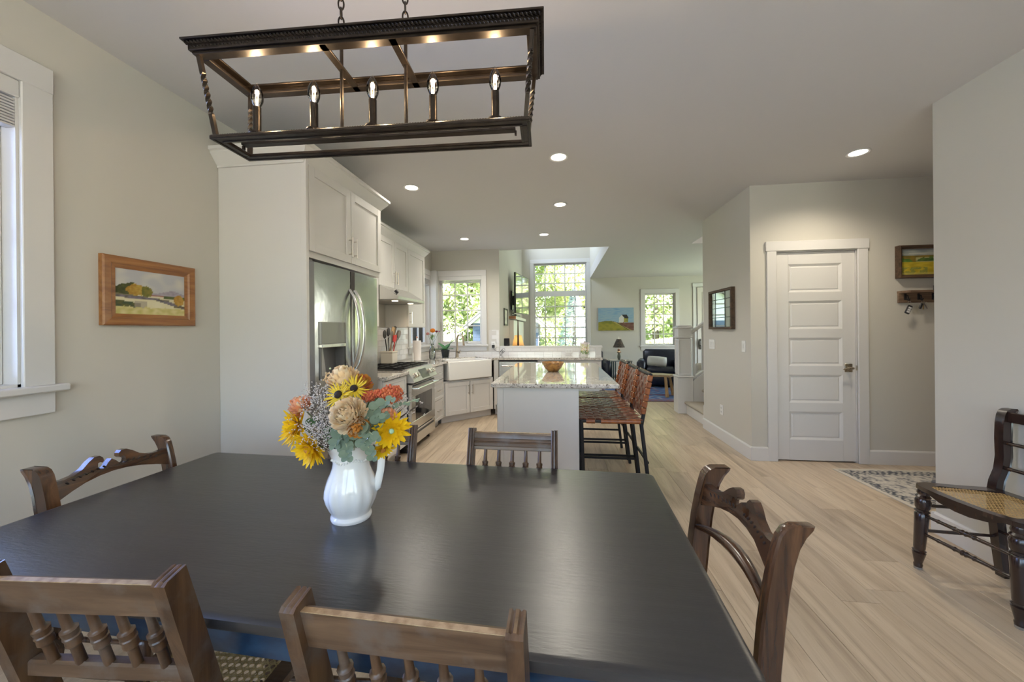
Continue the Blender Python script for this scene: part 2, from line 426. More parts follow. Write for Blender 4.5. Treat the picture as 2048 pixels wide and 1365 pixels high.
wall('wall_hall_front', (XR + .16 + 1.9, 2.69, 0), PI, 1.9, 0, H, .12)
wall('wall_rear', (XE, YR, 0), PI, XE - XL + .2, 0, H, .16, [(XE - .1, XE + 1.75, .9, 2.3), (XE - 2.1, XE - .5, .9, 2.3)])  # both openings invented for the added rear fill lamps
# closet behind the door so no sky shows through the gap
sbox('wall_closet', (2.0, YD + .5, 0), (3.0, YD + .54, H), WALL)

# baseboards
def base(name, p0, p1, nrm, h=.135, t=.016):
    p0, p1, n_ = Vector((*p0, 0)), Vector((*p1, 0)), Vector((*nrm, 0)); b = MB()
    a = p0 + n_ * t
    b.prism([(0, .001), (t, .001), (t, h - .012), (t * .55, h), (0, h)], 0, (p1 - p0).length, 'yz')
    d = (p1 - p0).normalized(); M = Matrix((d, n_, Vector((0, 0, 1)))).transposed().to_4x4(); M.translation = p0
    bb = MB(); bb.add(b.v, b.f, M); o = bb.build(name, WHITE); o['kind'] = 'structure'; return o
base('baseboard_left', (XL, YR), (XL, 2.2), (1, 0)); base('baseboard_jog', (XJ, YD - .016), (XJ, YJ), (-1, 0)); base('baseboard_door_left', (XJ, YD), (2.03, YD), (0, -1))
base('baseboard_door_right', (2.925, YD), (4.3, YD), (0, -1)); base('baseboard_right', (XR, YR), (XR, 2.69), (-1, 0)); base('baseboard_right_end', (XR - .016, 2.69), (XR + .16, 2.69), (0, 1))
base('baseboard_far', (XLV, YF), (3.5, YF), (0, -1)); base('baseboard_jog_end', (XJ, YJ), (XJ + .03, YJ), (0, 1), .3)

# ---------------------------------------------------------------- windows
def window(name, loc, rotz, x0, x1, z0, z1, cols, rowz, cas=.09, sill=True, blind=None, mull=None, casx=None, crank=None, depth=.10, mw=.016, casl=True, casr=True, panes=True):
    """local x along the wall, room on the -y side; opening x0..x1, z0..z1; rowz = heights of the horizontal bars"""
    r = structure(name, loc, rotz); t = .02
    if casl: MB().box((x0 - cas, -t, z0 - .02), (x0 + .004, -.0005, z1), .003).build('casing', WHITE, r)
    if casr: MB().box((x1 - .004, -t, z0 - .02), (x1 + cas, -.0005, z1), .003).build('casing', WHITE, r)
    MB().box((x0 - (cas if casl else 0), -t - .004, z1 - .004), (x1 + (cas if casr else 0), -.0005, z1 + cas + .01), .003).build('head_casing', WHITE, r)
    if sill:
        MB().box((x0 - (cas + .03 if casl else 0), -.055, z0 - .03), (x1 + (cas + .03 if casr else 0), .02, z0), .005).build('sill', WHITE, r)
        MB().box((x0 - (cas if casl else 0), -t, z0 - .03 - cas), (x1 + (cas if casr else 0), -.0005, z0 - .03), .003).build('apron', WHITE, r)
    b = MB(); b.box((x0, 0, z0), (x0 + .012, depth + .03, z1)); b.box((x1 - .012, 0, z0), (x1, depth + .03, z1)); b.box((x0, 0, z1 - .012), (x1, depth + .03, z1)); b.box((x0, 0, z0), (x1, depth + .03, z0 + .012))
    b.build('jamb', WHITE, r)
    s = .038; y0, y1 = depth - .03, depth + .012
    b = MB(); b.box((x0 + .012, y0, z0 + .012), (x0 + .012 + s, y1, z1 - .012), .004); b.box((x1 - .012 - s, y0, z0 + .012), (x1 - .012, y1, z1 - .012), .004)
    b.box((x0 + .012 + s, y0, z0 + .012), (x1 - .012 - s, y1, z0 + .012 + s), .004); b.box((x0 + .012 + s, y0, z1 - .012 - s), (x1 - .012 - s, y1, z1 - .012), .004)
    b.build('sash', WHITE, r)
    gx0, gx1, gz0, gz1 = x0 + .012 + s, x1 - .012 - s, z0 + .012 + s, z1 - .012 - s
    zs = [gz0] + list(rowz) + [gz1]; xs = [gx0 + (gx1 - gx0) * i / cols for i in range(cols + 1)]
    for x in xs[1:-1]: MB().box((x - mw / 2, y0 + .012, gz0), (x + mw / 2, y1 - .008, gz1), .003).build('muntin', WHITE, r)
    for z in rowz:
        hh = mull[1] / 2 if mull and abs(z - mull[0]) < .02 else mw / 2
        MB().box((gx0, y0 + (.011 if hh == mw / 2 else 0), z - hh), (gx1, y1 - (.007 if hh == mw / 2 else 0), z + hh), .003).build('muntin' if hh == mw / 2 else 'mullion', WHITE, r)
    for i in range(cols):
        for j in range(len(zs) - 1):
            MB().box((xs[i], depth - .004, zs[j]), (xs[i + 1], depth, zs[j + 1])).build('pane', GLASS, r)
    if blind:
        bz = blind
        MB().box((x0 + .004, -.012, z1 - .075), (x1 - .004, .05, z1 - .004), .004).build('blind_valance', WHITE, r)
        SH = mat('blind_fabric', (.55, .54, .53), .8)
        n_ = max(3, int((z1 - .078 - bz) / .012))
        for i in range(n_):
            zz = z1 - .08 - (i + .5) * (z1 - .078 - bz) / n_
            MB().box((x0 + .012, .0, zz - .0045), (x1 - .012, .045, zz + .0045), .002).build('slat', SH, r)
    if crank:
        c = MB(); c.box((crank - .03, -.02 + depth - .04, z0 + .012), (crank + .03, depth - .03, z0 + .03), .004); c.tube([(crank, depth - .06, z0 + .025), (crank + .03, depth - .09, z0 + .03), (crank + .06, depth - .085, z0 + .028)], .006, 6)
        c.build('crank', CHROME, r)
        c = MB()
    return r
def lerps(a, b, n): return [a + (b - a) * i / n for i in range(1, n)]
window('window_1', (XL, 0, 0), PI / 2, .20, 1.30, 1.09, 2.37, 3, lerps(1.14, 2.32, 4), cas=.095, blind=2.17, crank=None)
window('window_2', (XL, 0, 0), PI / 2, 5.42, 6.30, 1.07, 2.27, 3, lerps(1.12, 2.22, 4), blind=2.10, casr=False, cas=.075)
wk = window('window_3', (XL, YK, 0), 0, .12, .90, 1.07, 2.27, 3, lerps(1.12, 2.22, 4), blind=2.145, casl=False, crank=.62, cas=.085, mw=.020)
MB().box((XL + .002, YK - .118, 1.0), (XL + .118, YK - .002, 2.36), .004).build('trim_1', WHITE)['kind'] = 'structure'
h_ = MB(); h_.box((.145, .035, 1.32), (.155, .06, 1.47), .003); h_.build('sash_lock', CHROME, wk)
window('window_4', (0, YF, 0), 0, -.70, .775, .45, 3.17, 5, [.79, 1.085, 1.375, 1.668, 1.962, 2.322, 2.612, 2.886], cas=.095, mull=(2.322, .15), mw=.030)
window('window_5', (0, YF, 0), 0, 2.29, 3.10, .86, 2.28, 3, lerps(.905, 2.235, 5), cas=.095, crank=2.50, mw=.026)

# ---------------------------------------------------------------- interior door, casing
def slab_door(name, loc, rotz, w, h, t=.04, npan=5):
    r = structure(name, loc, rotz)
    st_, bot, top, mid = .115, .20, .115, .085; ph = (h - bot - top - mid * (npan - 1)) / npan
    b = MB(); b.box((0, 0, 0), (st_, t, h), .002); b.box((w - st_, 0, 0), (w, t, h), .002); b.box((st_, 0, 0), (w - st_, t, bot)); z = bot
    for i in range(npan):
        z += ph; b.box((st_, 0, z), (w - st_, t, z + (mid if i < npan - 1 else top))); z += mid
    b.build('frame', WHITE, r); z = bot
    for i in range(npan):
        p = MB(); m_ = .022; x0, x1, z0, z1 = st_, w - st_, z, z + ph
        o_ = [(x0, z0), (x1, z0), (x1, z1), (x0, z1)]; i_ = [(x0 + m_, z0 + m_), (x1 - m_, z0 + m_), (x1 - m_, z1 - m_), (x0 + m_, z1 - m_)]; k_ = [(x0 + m_ + .012, z0 + m_ + .012), (x1 - m_ - .012, z0 + m_ + .012), (x1 - m_ - .012, z1 - m_ - .012), (x0 + m_ + .012, z1 - m_ - .012)]
        vs = [(x, .001, zz) for x, zz in o_] + [(x, .014, zz) for x, zz in i_] + [(x, .009, zz) for x, zz in k_]
        p.add(vs, [(0, 1, 5, 4), (1, 2, 6, 5), (2, 3, 7, 6), (3, 0, 4, 7), (4, 5, 9, 8), (5, 6, 10, 9), (6, 7, 11, 10), (7, 4, 8, 11), (8, 9, 10, 11)])
        p.build('panel', WHITE, r); z += ph + mid
    return r
d1 = slab_door('door_1', (2.124, YD + .012, .012), 0, .706, 2.035)
for zz in (.22, 1.0, 1.78):
    hb = MB(); hb.box((-.012, -.014, zz), (.004, .0, zz + .09), .001); hb.tube([(-.004, -.016, zz - .002), (-.004, -.016, zz + .092)], .006, 8); hb.build('hinge', CHROME, d1)
ANT = mat('antique_nickel', (.36, .30, .22), .35, 1.0, var=((.55, .5, .42), (40, 40, 40), 3, .4, .6))
k = MB(); k.box((.605, -.010, .865), (.675, .0, .945), .004); k.tube([(.64, 0, .905), (.64, -.05, .905)], .013, 10)
k.tube([(.652, -.052, .905), (.63, -.056, .907), (.59, -.05, .90), (.565, -.055, .893)], [.011, .011, .008, .006], 8); k.build('handle', ANT, d1, True)
MB().box((.7065, -.013, .88), (.716, .0, .93), .002).build('strike_plate', ANT, d1)
cs = structure('trim_2')
MB().box((2.03, YD - .02, 0), (2.118, YD - .0005, 2.06), .003).build('casing', WHITE, cs); MB().box((2.837, YD - .02, 0), (2.925, YD - .0005, 2.06), .003).build('casing', WHITE, cs)
MB().box((2.02, YD - .024, 2.06), (2.935, YD - .0005, 2.155), .003).build('head_casing', WHITE, cs)
b = MB(); b.box((2.118, YD - .0, 0), (2.1225, YD + .13, 2.06)); b.box((2.8315, YD, 0), (2.837, YD + .13, 2.06)); b.box((2.118, YD, 2.05), (2.837, YD + .13, 2.056)); b.build('jamb', WHITE, cs)

# front door, seen past the stairs
d2 = structure('door_2', (3.64, YF - .045, 0), 0)
b = MB(); b.box((0, 0, .01), (.92, .045, 2.40), .002); b.build('slab', mat('front_door_paint', (.62, .58, .53), .45), d2)
for a_, c_ in ((.1, 1.15), (1.3, 2.28)):
    b = MB(); b.box((.12, -.012, a_), (.80, 0, a_ + .04), .004); b.box((.12, -.012, c_ - .04), (.80, 0, c_), .004); b.box((.12, -.012, a_ + .04), (.16, 0, c_ - .04), .004); b.box((.76, -.012, a_ + .04), (.80, 0, c_ - .04), .004); b.build('panel_molding', mat('front_door_paint'), d2)
b = MB(); b.lathe([(.001, 0), (.055, .002), (.06, .008), (.045, .014), (.001, .016)], 18, MX((.06, -.012, .90), 0, PI / 2) @ Matrix.Diagonal((1, 2.4, 1, 1)))
for kk in range(6): b.ball((.06 + .03 * math.cos(kk), -.02, .80 + .04 * kk), .017, 8, 5)
b.tube([(.06, -.02, .86), (.06, -.06, .87), (.11, -.065, .87)], .009, 8); b.build('handle', mat('dark_pewter', (.12, .11, .10), .4, .9), d2, True)
b = MB(); b.box((3.54, YF - .022, 0), (3.635, YF - .001, 2.42), .003); b.box((3.53, YF - .026, 2.42), (4.67, YF - .001, 2.515), .003); o = b.build('trim_3', WHITE); o['kind'] = 'structure'

# ---------------------------------------------------------------- half wall with tile, wall tile
hw = sbox('wall_half', (XLV, YK, 0), (.70, YK + .13, 1.0), WHITE)
MB().box((XLV, YK - .012, 1.0), (.72, YK + .145, 1.035), .004).build('cap', WHITE, hw)
MB().box((.60, YK - .022, .0), (.70, YK, 1.0), .003).build('end_post', WHITE, hw)
TW, TH_, TG = .152, .0715, .0025
def tiles(parent, P, ux, nrm, L, z0, z1, name='tile', cut=None):
    """running-bond subway tile on a wall: P start, ux direction, nrm out of the wall"""
    ux, nrm = Vector(ux), Vector(nrm); M = Matrix((ux, -nrm, Vector((0, 0, 1)))).transposed().to_4x4(); row = 0; z = z0; cache = {}
    while z < z1 - .01:
        h = min(TH_, z1 - z); x = -(TW / 2 if row % 2 else 0)
        while x < L - .004:
            a, b_ = max(x, 0), min(x + TW, L)
            if b_ - a > .012 and not (cut and cut(a, b_, z, z + h)):
                key = (round(b_ - a, 3), round(h, 3))
                if key not in cache: cache[key] = MB().box((TG / 2, -.007, TG / 2), (key[0] - TG / 2, 0, key[1] - TG / 2), .0015).mesh(name, TILE)
                o = put(name, cache[key], parent); mm = M.copy(); mm.translation = Vector(P) + ux * a + Vector((0, 0, z)); o.matrix_local = mm
            x += TW
        z += h; row += 1
tiles(hw, (XLV, YK - .003, .872), (1, 0, 0), (0, -1, 0), 1.62, 0, .13)
MB().box((XLV, YK - .003, .86), (.60, YK - .0001, 1.0)).build('grout', GROUT, hw)
bs = structure('trim_4')
MB().box((XL + .001, YK - .003, .86), (XLV, YK - .0001, .955)).build('grout', GROUT, bs); MB().box((XL + 1.02, YK - .003, .955), (XLV, YK - .0001, 1.32)).build('grout', GROUT, bs)
MB().box((XL + .0001, 3.26, .89), (XL + .003, 5.34, 1.36)).build('grout', GROUT, bs); MB().box((XL + .0001, 5.34, .86), (XL + .003, YK, .955)).build('grout', GROUT, bs)
tiles(bs, (XL + .01, YK - .003, .872), (1, 0, 0), (0, -1, 0), 1.19, 0, .445, cut=lambda a, b_, z0, z1: a < .99 and z1 > .09)
tiles(bs, (XL + .003, 3.26, .905), (0, 1, 0), (1, 0, 0), 3.14, 0, .455, cut=lambda a, b_, z0, z1: b_ > 2.08 and z1 > .06)
# ================================================================ dining furniture
OAK = woodmat('worn_oak', (.050, .024, .010), (.105, .056, .027), (.17, .100, .055), .40, 'x', .25, worn=(.135, .098, .074))
OAKV = woodmat('worn_oak_upright', (.040, .018, .007), (.085, .040, .016), (.14, .074, .034), .40, 'z', .25, worn=(.115, .080, .056))
OAKL = mat('bare_worn_edge', (.44, .31, .18), .6, var=((.30, .19, .10), (14, 14, 14), 3, .42, .6))
WAL = woodmat('dark_walnut', (.030, .012, .006), (.075, .032, .014), (.145, .066, .028), .26, 'x', .5)
WALV = woodmat('dark_walnut_upright', (.030, .012, .006), (.075, .032, .014), (.145, .066, .028), .26, 'z', .5)
DKW = woodmat('near_black_walnut', (.010, .006, .005), (.026, .013, .010), (.055, .026, .015), .25, 'z', .6)
CANE = mat('natural_cane', (.46, .32, .13), .5, var=((.30, .20, .075), (30, 30, 30), 2, .4, .6))
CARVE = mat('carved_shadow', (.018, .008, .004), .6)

def cane_panel(poly, z, pitch=.0165, w=.0026):
    """open six-way cane web clipped to a convex polygon"""
    b = MB()
    def clip(p, d):
        lo, hi = -9., 9.; n = len(poly)
        for i in range(n):
            a, c = Vector(poly[i]), Vector(poly[(i + 1) % n]); e = c - a; nn = Vector((-e.y, e.x))
            den = nn.dot(d); num = nn.dot(p - a)
            if abs(den) < 1e-9:
                if num < 0: return None
                continue
            t = -num / den
            if den > 0: lo = max(lo, t)
            else: hi = min(hi, t)
        return (lo, hi) if hi > lo else None
    for ang, off, zz in ((0, .0022, 0), (0, -.0022, 0), (90, .0022, .0006), (90, -.0022, .0006), (45, 0, .0012), (135, 0, .0018)):
        a = math.radians(ang); d = Vector((math.cos(a), math.sin(a))); nn = Vector((-d.y, d.x)); pt = pitch if ang % 90 == 0 else pitch * .7071
        for i in range(-40, 41):
            p = nn * (i * pt + off + (pt / 2 if ang % 90 else 0)); r = clip(p, d)
            if not r: continue
            s_, e_ = p + d * r[0], p + d * r[1]; ww = nn * w / 2
            b.add([(*(s_ - ww), z + zz), (*(e_ - ww), z + zz), (*(e_ + ww), z + zz), (*(s_ + ww), z + zz)], [(0, 1, 2, 3)])
    return b
def ring_prism(outer, inner, z0, z1):
    n = len(outer); b = MB(); vs = [(*p, z0) for p in outer] + [(*p, z1) for p in outer] + [(*p, z1) for p in inner] + [(*p, z0) for p in inner]; fs = []
    for i in range(n):
        j = (i + 1) % n
        fs += [(i, j, n + j, n + i), (n + i, n + j, 2 * n + j, 2 * n + i), (2 * n + i, 2 * n + j, 3 * n + j, 3 * n + i), (3 * n + i, 3 * n + j, j, i)]
    return b.add(vs, fs)
LEGP = [(0, .014), (.10, .016), (.18, .020), (.20, .016), (.215, .023), (.235, .017), (.26, .019), (.60, .023), (.70, .024), (.72, .019), (.74, .026), (.77, .026), (.79, .019), (.82, .024), (.92, .025), (1, .021)]

# dining table: near-black painted top with worn rounded edges, blue-black apron
TZ = .745
TBX, TBY, TBR = -.647, 1.109, math.radians(-2.0)
table = thing('dining_table', 'long dining table with worn black painted top and dark blue apron', 'table', (TBX, TBY, 0), TBR)
def tabletop_mat():
    m = bpy.data.materials.new('black_paint'); m.use_nodes = True; nt = m.node_tree; b = nt.nodes['Principled BSDF']
    v = coords(nt, (1, 1, 1)); f = noise_tex(nt, coords(nt, (1.2, 16, 16)), 3, 6, .65)
    c = ramp(nt, f, [(.3, (.018, .018, .019)), (.7, (.034, .032, .031))])
    nt.links.new(c, b.inputs['Base Color'])
    b.inputs['Roughness'].default_value = .30
    b.inputs['Specular IOR Level'].default_value = .9
    bp = N(nt, 'ShaderNodeBump'); bp.inputs['Strength'].default_value = .22; bp.inputs['Distance'].default_value = .002
    f2 = noise_tex(nt, coords(nt, (10, 60, 3)), 3, 3, .5); nt.links.new(f2, bp.inputs['Height']); nt.links.new(bp.outputs[0], b.inputs['Normal'])
    return m
TOP = tabletop_mat()
BLUE = mat('blue_black_paint', (.022, .055, .100), .3, var=((.010, .024, .050), (4, 8, 8), 3, .4, .62), spec=.6)
b = MB(); hx, hy, rc = .99, .45, .012
edge = [(0, -.026), (.010, -.024), (.014, -.013), (.012, -.003), (.004, 0.0), (-.005, 0.0), (-.011, 0.0)]
pts = []
for cx, cy, a0 in ((hx - .03, hy - .03, 0), (-hx + .03, hy - .03, 90), (-hx + .03, -hy + .03, 180), (hx - .03, -hy + .03, 270)):
    for q in range(5): a = math.radians(a0 + q * 22.5); pts.append((cx, cy, math.cos(a), math.sin(a)))
rings = [[(cx + (.016 + o) * ca, cy + (.016 + o) * sa, TZ + z) for cx, cy, ca, sa in pts] for o, z in edge]
n = len(pts); vs = [v for r in rings for v in r]; fs = [tuple(range(n))[::-1], tuple(range((len(rings) - 1) * n, len(rings) * n))]
for i in range(len(rings) - 1):
    for k_ in range(n): fs.append((i * n + k_, i * n + (k_ + 1) % n, (i + 1) * n + (k_ + 1) % n, (i + 1) * n + k_))
b.add(vs, fs); b.build('tabletop', TOP, table, True)
for a_, c_ in (((-.90, -.40, .63), (.90, -.375, TZ - .026)), ((-.90, .375, .63), (.90, .40, TZ - .026)), ((-.90, -.375, .63), (-.875, .375, TZ - .026)), ((.875, -.375, .63), (.90, .375, TZ - .026))):
    MB().box(a_, c_, .003).build('apron', BLUE, table)
for sx in (-1, 1):
    for sy in (-1, 1):
        l = MB(); l.box((sx * .895 - .04, sy * .39 - .04, .56), (sx * .895 + .04, sy * .39 + .04, TZ - .027), .004)
        l.turn((sx * .895, sy * .39, 0), (sx * .895, sy * .39, .56), [(0, .022), (.08, .03), (.12, .022), (.5, .034), (.85, .04), (.9, .03), (.95, .042), (1, .036)], 14); l.build('leg', BLUE, table, True)

# spindle-back chair: fluted posts, reeded crest rail, five bobbin spindles, cane seat
def spindle_chair(label):
    t = thing('spindle_chair', label, 'chair', group='spindle back chairs round the table')
    HW = .192; SZ = .44
    def py(z): return -.165 - (z - SZ) * .27 if z > SZ else -.165 - (SZ - z) * .10
    for s in (-1, 1):
        b = MB(); x0, x1 = (HW - .026, HW) if s > 0 else (-HW, -HW + .026)
        fl = [(x0, 0), (x0 + .004, -.002), (x0 + .0075, .0012), (x0 + .0105, -.0016), (x0 + .0155, -.0016), (x0 + .0185, .0012), (x1 - .004, -.002), (x1, 0)]
        prof = []
        for z, dep in ((0, .030), (.25, .036), (SZ, .046), (.60, .050), (.80, .047), (.872, .045)):
            yb = py(z); prof.append((yb - dep * .5, yb + dep * .5, z))
        nv = len(fl); vs = []
        for yb, yf, z in prof:
            vs += [(x, yf - d * 1.2, z) for x, d in fl] + [(x, yb, z) for x, d in fl[::-1]]
        # grooved cap: slopes down toward the back
        yb, yf, z = prof[-1]
        vs += [(x, yf - .004 - d, .886 - (abs(d) if d > 0 else 0) * 1.6) for x, d in fl] + [(x, yb + .006, .878 - (abs(d) if d > 0 else 0) * 1.6) for x, d in fl[::-1]]
        m_ = 2 * nv; fs = []
        for i in range(len(prof)):
            for k_ in range(m_): fs.append((i * m_ + k_, i * m_ + (k_ + 1) % m_, (i + 1) * m_ + (k_ + 1) % m_, (i + 1) * m_ + k_))
        fs.append(tuple(range(m_)))
        tp = len(prof) * m_
        for k_ in range(nv - 1): fs.append((tp + k_, tp + k_ + 1, tp + m_ - 2 - k_, tp + m_ - 1 - k_))
        b.add(vs, fs); b.build('back_post', OAKV, t, 20)
    # crest rail, reeded on the seat side
    b = MB(); zs = [(.795, 0), (.800, .0105), (.811, .0115), (.813, .0085), (.824, .0105), (.829, .0075), (.832, .0105), (.841, .0075), (.844, .0105), (.856, .0105), (.862, .0095), (.865, 0)]
    poly = [(py(z) + d, z) for z, d in zs] + [(py(.865) - .010, .8645), (py(.795) - .0105, .795)]
    b.prism(poly, -HW + .025, HW - .025, 'yz'); b.build('crest_rail', OAK, t, 20)
    b = MB(); b.box((-HW + .0255, py(.865) - .0098, .8648), (HW - .0255, py(.865) + .0015, .8662)); b.build('worn_edge', OAKL, t, label='pale bare wood worn along the rail top')
    zl = .655; b = MB(); b.bar((-HW + .025, py(zl), zl), (HW - .025, py(zl), zl), .024, .032, .004); b.build('lower_rail', OAK, t)
    for k_ in range(5):
        x = -.116 + .058 * k_
        MB().turn((x, py(.672), .669), (x, py(.797), .797), [(0, .0085), (.30, .0082), (.34, .0095), (.36, .0125), (.42, .0125), (.44, .0115), (.50, .0135), (.52, .0115), (.58, .013), (.62, .0135), (.64, .0095), (.66, .008), (1, .0068)], 10).build('spindle', OAKV, t, True)
    out = [(-.19, -.15), (.19, -.15), (.21, .17), (.17, .20), (-.17, .20), (-.21, .17)]; inn = [(-.148, -.105), (.148, -.105), (.162, .135), (.14, .15), (-.14, .15), (-.162, .135)]
    ring_prism(out, inn, SZ - .022, SZ).build('seat_frame', OAK, t)
    o = cane_panel(inn, SZ - .004, .019, .003).build('cane_seat', CANE, t, kind='stuff')
    for s in (-1, 1): MB().turn((s * .185, .165, 0), (s * .18, .16, SZ - .022), LEGP, 12).build('front_leg', OAKV, t, True)
    ST = [(0, .007), (.3, .008), (.42, .012), (.46, .009), (.5, .014), (.54, .009), (.58, .012), (.7, .008), (1, .007)]
    for z in (.13, .25): MB().turn((-.18, .165, z), (.18, .165, z), ST, 10).build('stretcher', OAKV, t, True)
    for s in (-1, 1):
        for z in (.11, .21): MB().turn((s * .183, .16, z), (s * .18, py(z), z), [(0, .007), (.5, .009), (1, .007)], 8).build('stretcher', OAKV, t, True)
    MB().turn((-.17, py(.17), .17), (.17, py(.17), .17), [(0, .007), (.5, .009), (1, .007)], 8).build('stretcher', OAKV, t, True)
    return t
sc1 = spindle_chair('worn oak spindle chair centred on the near long side of the black table')
sc1.location = (-.2365, .832, 0); sc1.rotation_euler = (0, 0, math.radians(-1.7))
dup(sc1, (-.889, .854, 0), math.radians(4), 'worn oak spindle chair at the near left corner of the black table', 'spindle back chairs round the table')
dup(sc1, (-.209, 1.328, 0), PI - math.radians(1.5), 'oak spindle chair across the table, seen in front of the white island end', 'spindle back chairs round the table')
dup(sc1, (-.815, 1.345, 0), PI + math.radians(5), 'oak spindle chair across the table, half hidden behind the bouquet', 'spindle back chairs round the table')

# carved chair: sabre posts with scrolled tops, crest rail cut with two scroll horns and carved leaf sprays
def sabre(b, x0, x1, pts, M=None):
    n_ = len(pts); e = .0045; vs = []
    for x, ins in ((x0, e), (x0 + e, 0), (x1 - e, 0), (x1, e)):
        for y0, y1, z in pts: vs += [(x, y0 + ins, z), (x, y1 - ins, z)]
    k = 2 * n_; fs = []
    for c in range(3):
        for i in range(n_ - 1):
            for side in (0, 1):
                a = c * k + 2 * i + side; fs.append((a, a + 2, a + 2 + k, a + k))
        fs.append((c * k, c * k + 1, c * k + 1 + k, c * k + k)); t_ = c * k + 2 * (n_ - 1); fs.append((t_, t_ + 1, t_ + 1 + k, t_ + k))
    for c in (0, 3):
        for i in range(n_ - 1): a = c * k + 2 * i; fs.append((a, a + 1, a + 3, a + 2))
    return b.add(vs, fs)
POST = [(-.252, -.214, 0), (-.220, -.178, .12), (-.198, -.150, .28), (-.190, -.138, .42), (-.196, -.141, .52), (-.206, -.150, .62), (-.216, -.161, .70), (-.228, -.174, .765), (-.240, -.184, .805), (-.255, -.192, .832), (-.270, -.204, .849), (-.273, -.222, .857)]
def carved_chair(label, w_=.40, second=True, mh=WAL, mv=WALV):
    t = thing('carved_chair', label, 'chair', group='carved back chairs at the table ends'); HW = w_ / 2
    for s in (-1, 1): sabre(MB(), s * HW, s * (HW - .027), POST).build('back_post', mv, t, 35)
    L = HW - .026
    half = [(-1, .735), (-1, .805), (-.82, .800), (-.66, .803), (-.50, .815), (-.38, .834), (-.28, .845), (-.19, .845), (-.14, .836), (-.13, .824), (-.16, .818), (-.20, .822), (-.235, .820), (-.25, .808), (-.23, .797), (-.18, .794), (-.12, .800), (-.07, .812), (0, .823)]
    top = half[1:] + [(-x, z) for x, z in half[-2:0:-1]]
    bot = [(1, .735), (.75, .752), (.5, .766), (.25, .774), (0, .777), (-.25, .774), (-.5, .766), (-.75, .752), (-1, .735)]
    poly = [(x * L, z) for x, z in top] + [(x * L, z) for x, z in bot]
    def yy(x, z): return -.190 - (z - .735) * .20 - .018 * (1 - (x / L) ** 2)
    # triangulated front and back so the cut-outs stay open
    from mathutils.geometry import tessellate_polygon
    tri = tessellate_polygon([[Vector((x, z, 0)) for x, z in poly]]); n_ = len(poly)
    vs = [(x, yy(x, z) + .011, z) for x, z in poly] + [(x, yy(x, z) - .011, z) for x, z in poly]
    fs = [tuple(f) for f in tri] + [tuple(i + n_ for i in f[::-1]) for f in tri] + [(i, (i + 1) % n_, (i + 1) % n_ + n_, i + n_) for i in range(n_)]
    MB().add(vs, fs).build('crest_rail', mh, t, 30)
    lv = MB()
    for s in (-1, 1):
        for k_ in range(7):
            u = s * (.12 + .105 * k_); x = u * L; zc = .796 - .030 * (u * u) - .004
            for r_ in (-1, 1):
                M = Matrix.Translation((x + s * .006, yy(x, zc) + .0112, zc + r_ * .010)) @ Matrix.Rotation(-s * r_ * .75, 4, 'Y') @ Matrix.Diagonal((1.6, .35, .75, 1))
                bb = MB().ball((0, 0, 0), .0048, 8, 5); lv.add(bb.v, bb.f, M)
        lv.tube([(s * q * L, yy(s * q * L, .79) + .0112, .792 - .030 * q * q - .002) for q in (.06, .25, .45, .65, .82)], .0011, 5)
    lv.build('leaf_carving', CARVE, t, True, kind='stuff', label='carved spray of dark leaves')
    if second:
        pts = [(x * L, -.172 - .022 * (1 - x * x), .665 + .028 * (1 - x * x)) for x in (-1, -.75, -.5, -.25, 0, .25, .5, .75, 1)]
        MB().tube(pts, [.012, .014, .017, .019, .020, .019, .017, .014, .012], 10, flat=.75).build('cross_rail', mh, t, True)
    out = [(-.17, -.19), (.17, -.19), (.205, -.05), (.215, .12), (.17, .19), (-.17, .19), (-.215, .12), (-.205, -.05)]
    inn = [(x * .76, y * .76) for x, y in out]
    ring_prism(out, inn, .418, .446).build('seat_frame', mh, t, 35)
    cane_panel(inn, .442, .019, .003).build('cane_seat', CANE, t, kind='stuff')
    for s in (-1, 1): MB().turn((s * .19, .165, 0), (s * .175, .145, .42), LEGP, 12).build('front_leg', mv, t, True)
    ST = [(0, .006), (.25, .007), (.36, .010), (.40, .0075), (.44, .012), (.48, .008), (.5, .012), (.52, .008), (.56, .012), (.60, .0075), (.64, .010), (.75, .007), (1, .006)]
    for z in (.16, .28): MB().turn((-.18, .155, z), (.18, .155, z), ST, 10).build('stretcher', mv, t, True)
    for s in (-1, 1):
        for z in (.17, .29): MB().turn((s * .185, .15, z), (s * (HW - .014), -.19, z), [(0, .006), (.5, .008), (1, .006)], 8).build('stretcher', mv, t, True)
    return t
c1 = carved_chair('walnut carved chair at the left end of the table, against the beige wall', .425)
c1.location = (-1.52, 1.256, 0); c1.rotation_euler = (0, 0, -PI / 2)
c2 = carved_chair('walnut carved chair at the right end of the table, its back over the plank floor', .395)
c2.location = (.286, 1.10, 0); c2.rotation_euler = (0, 0, PI / 2 + math.radians(4.5))

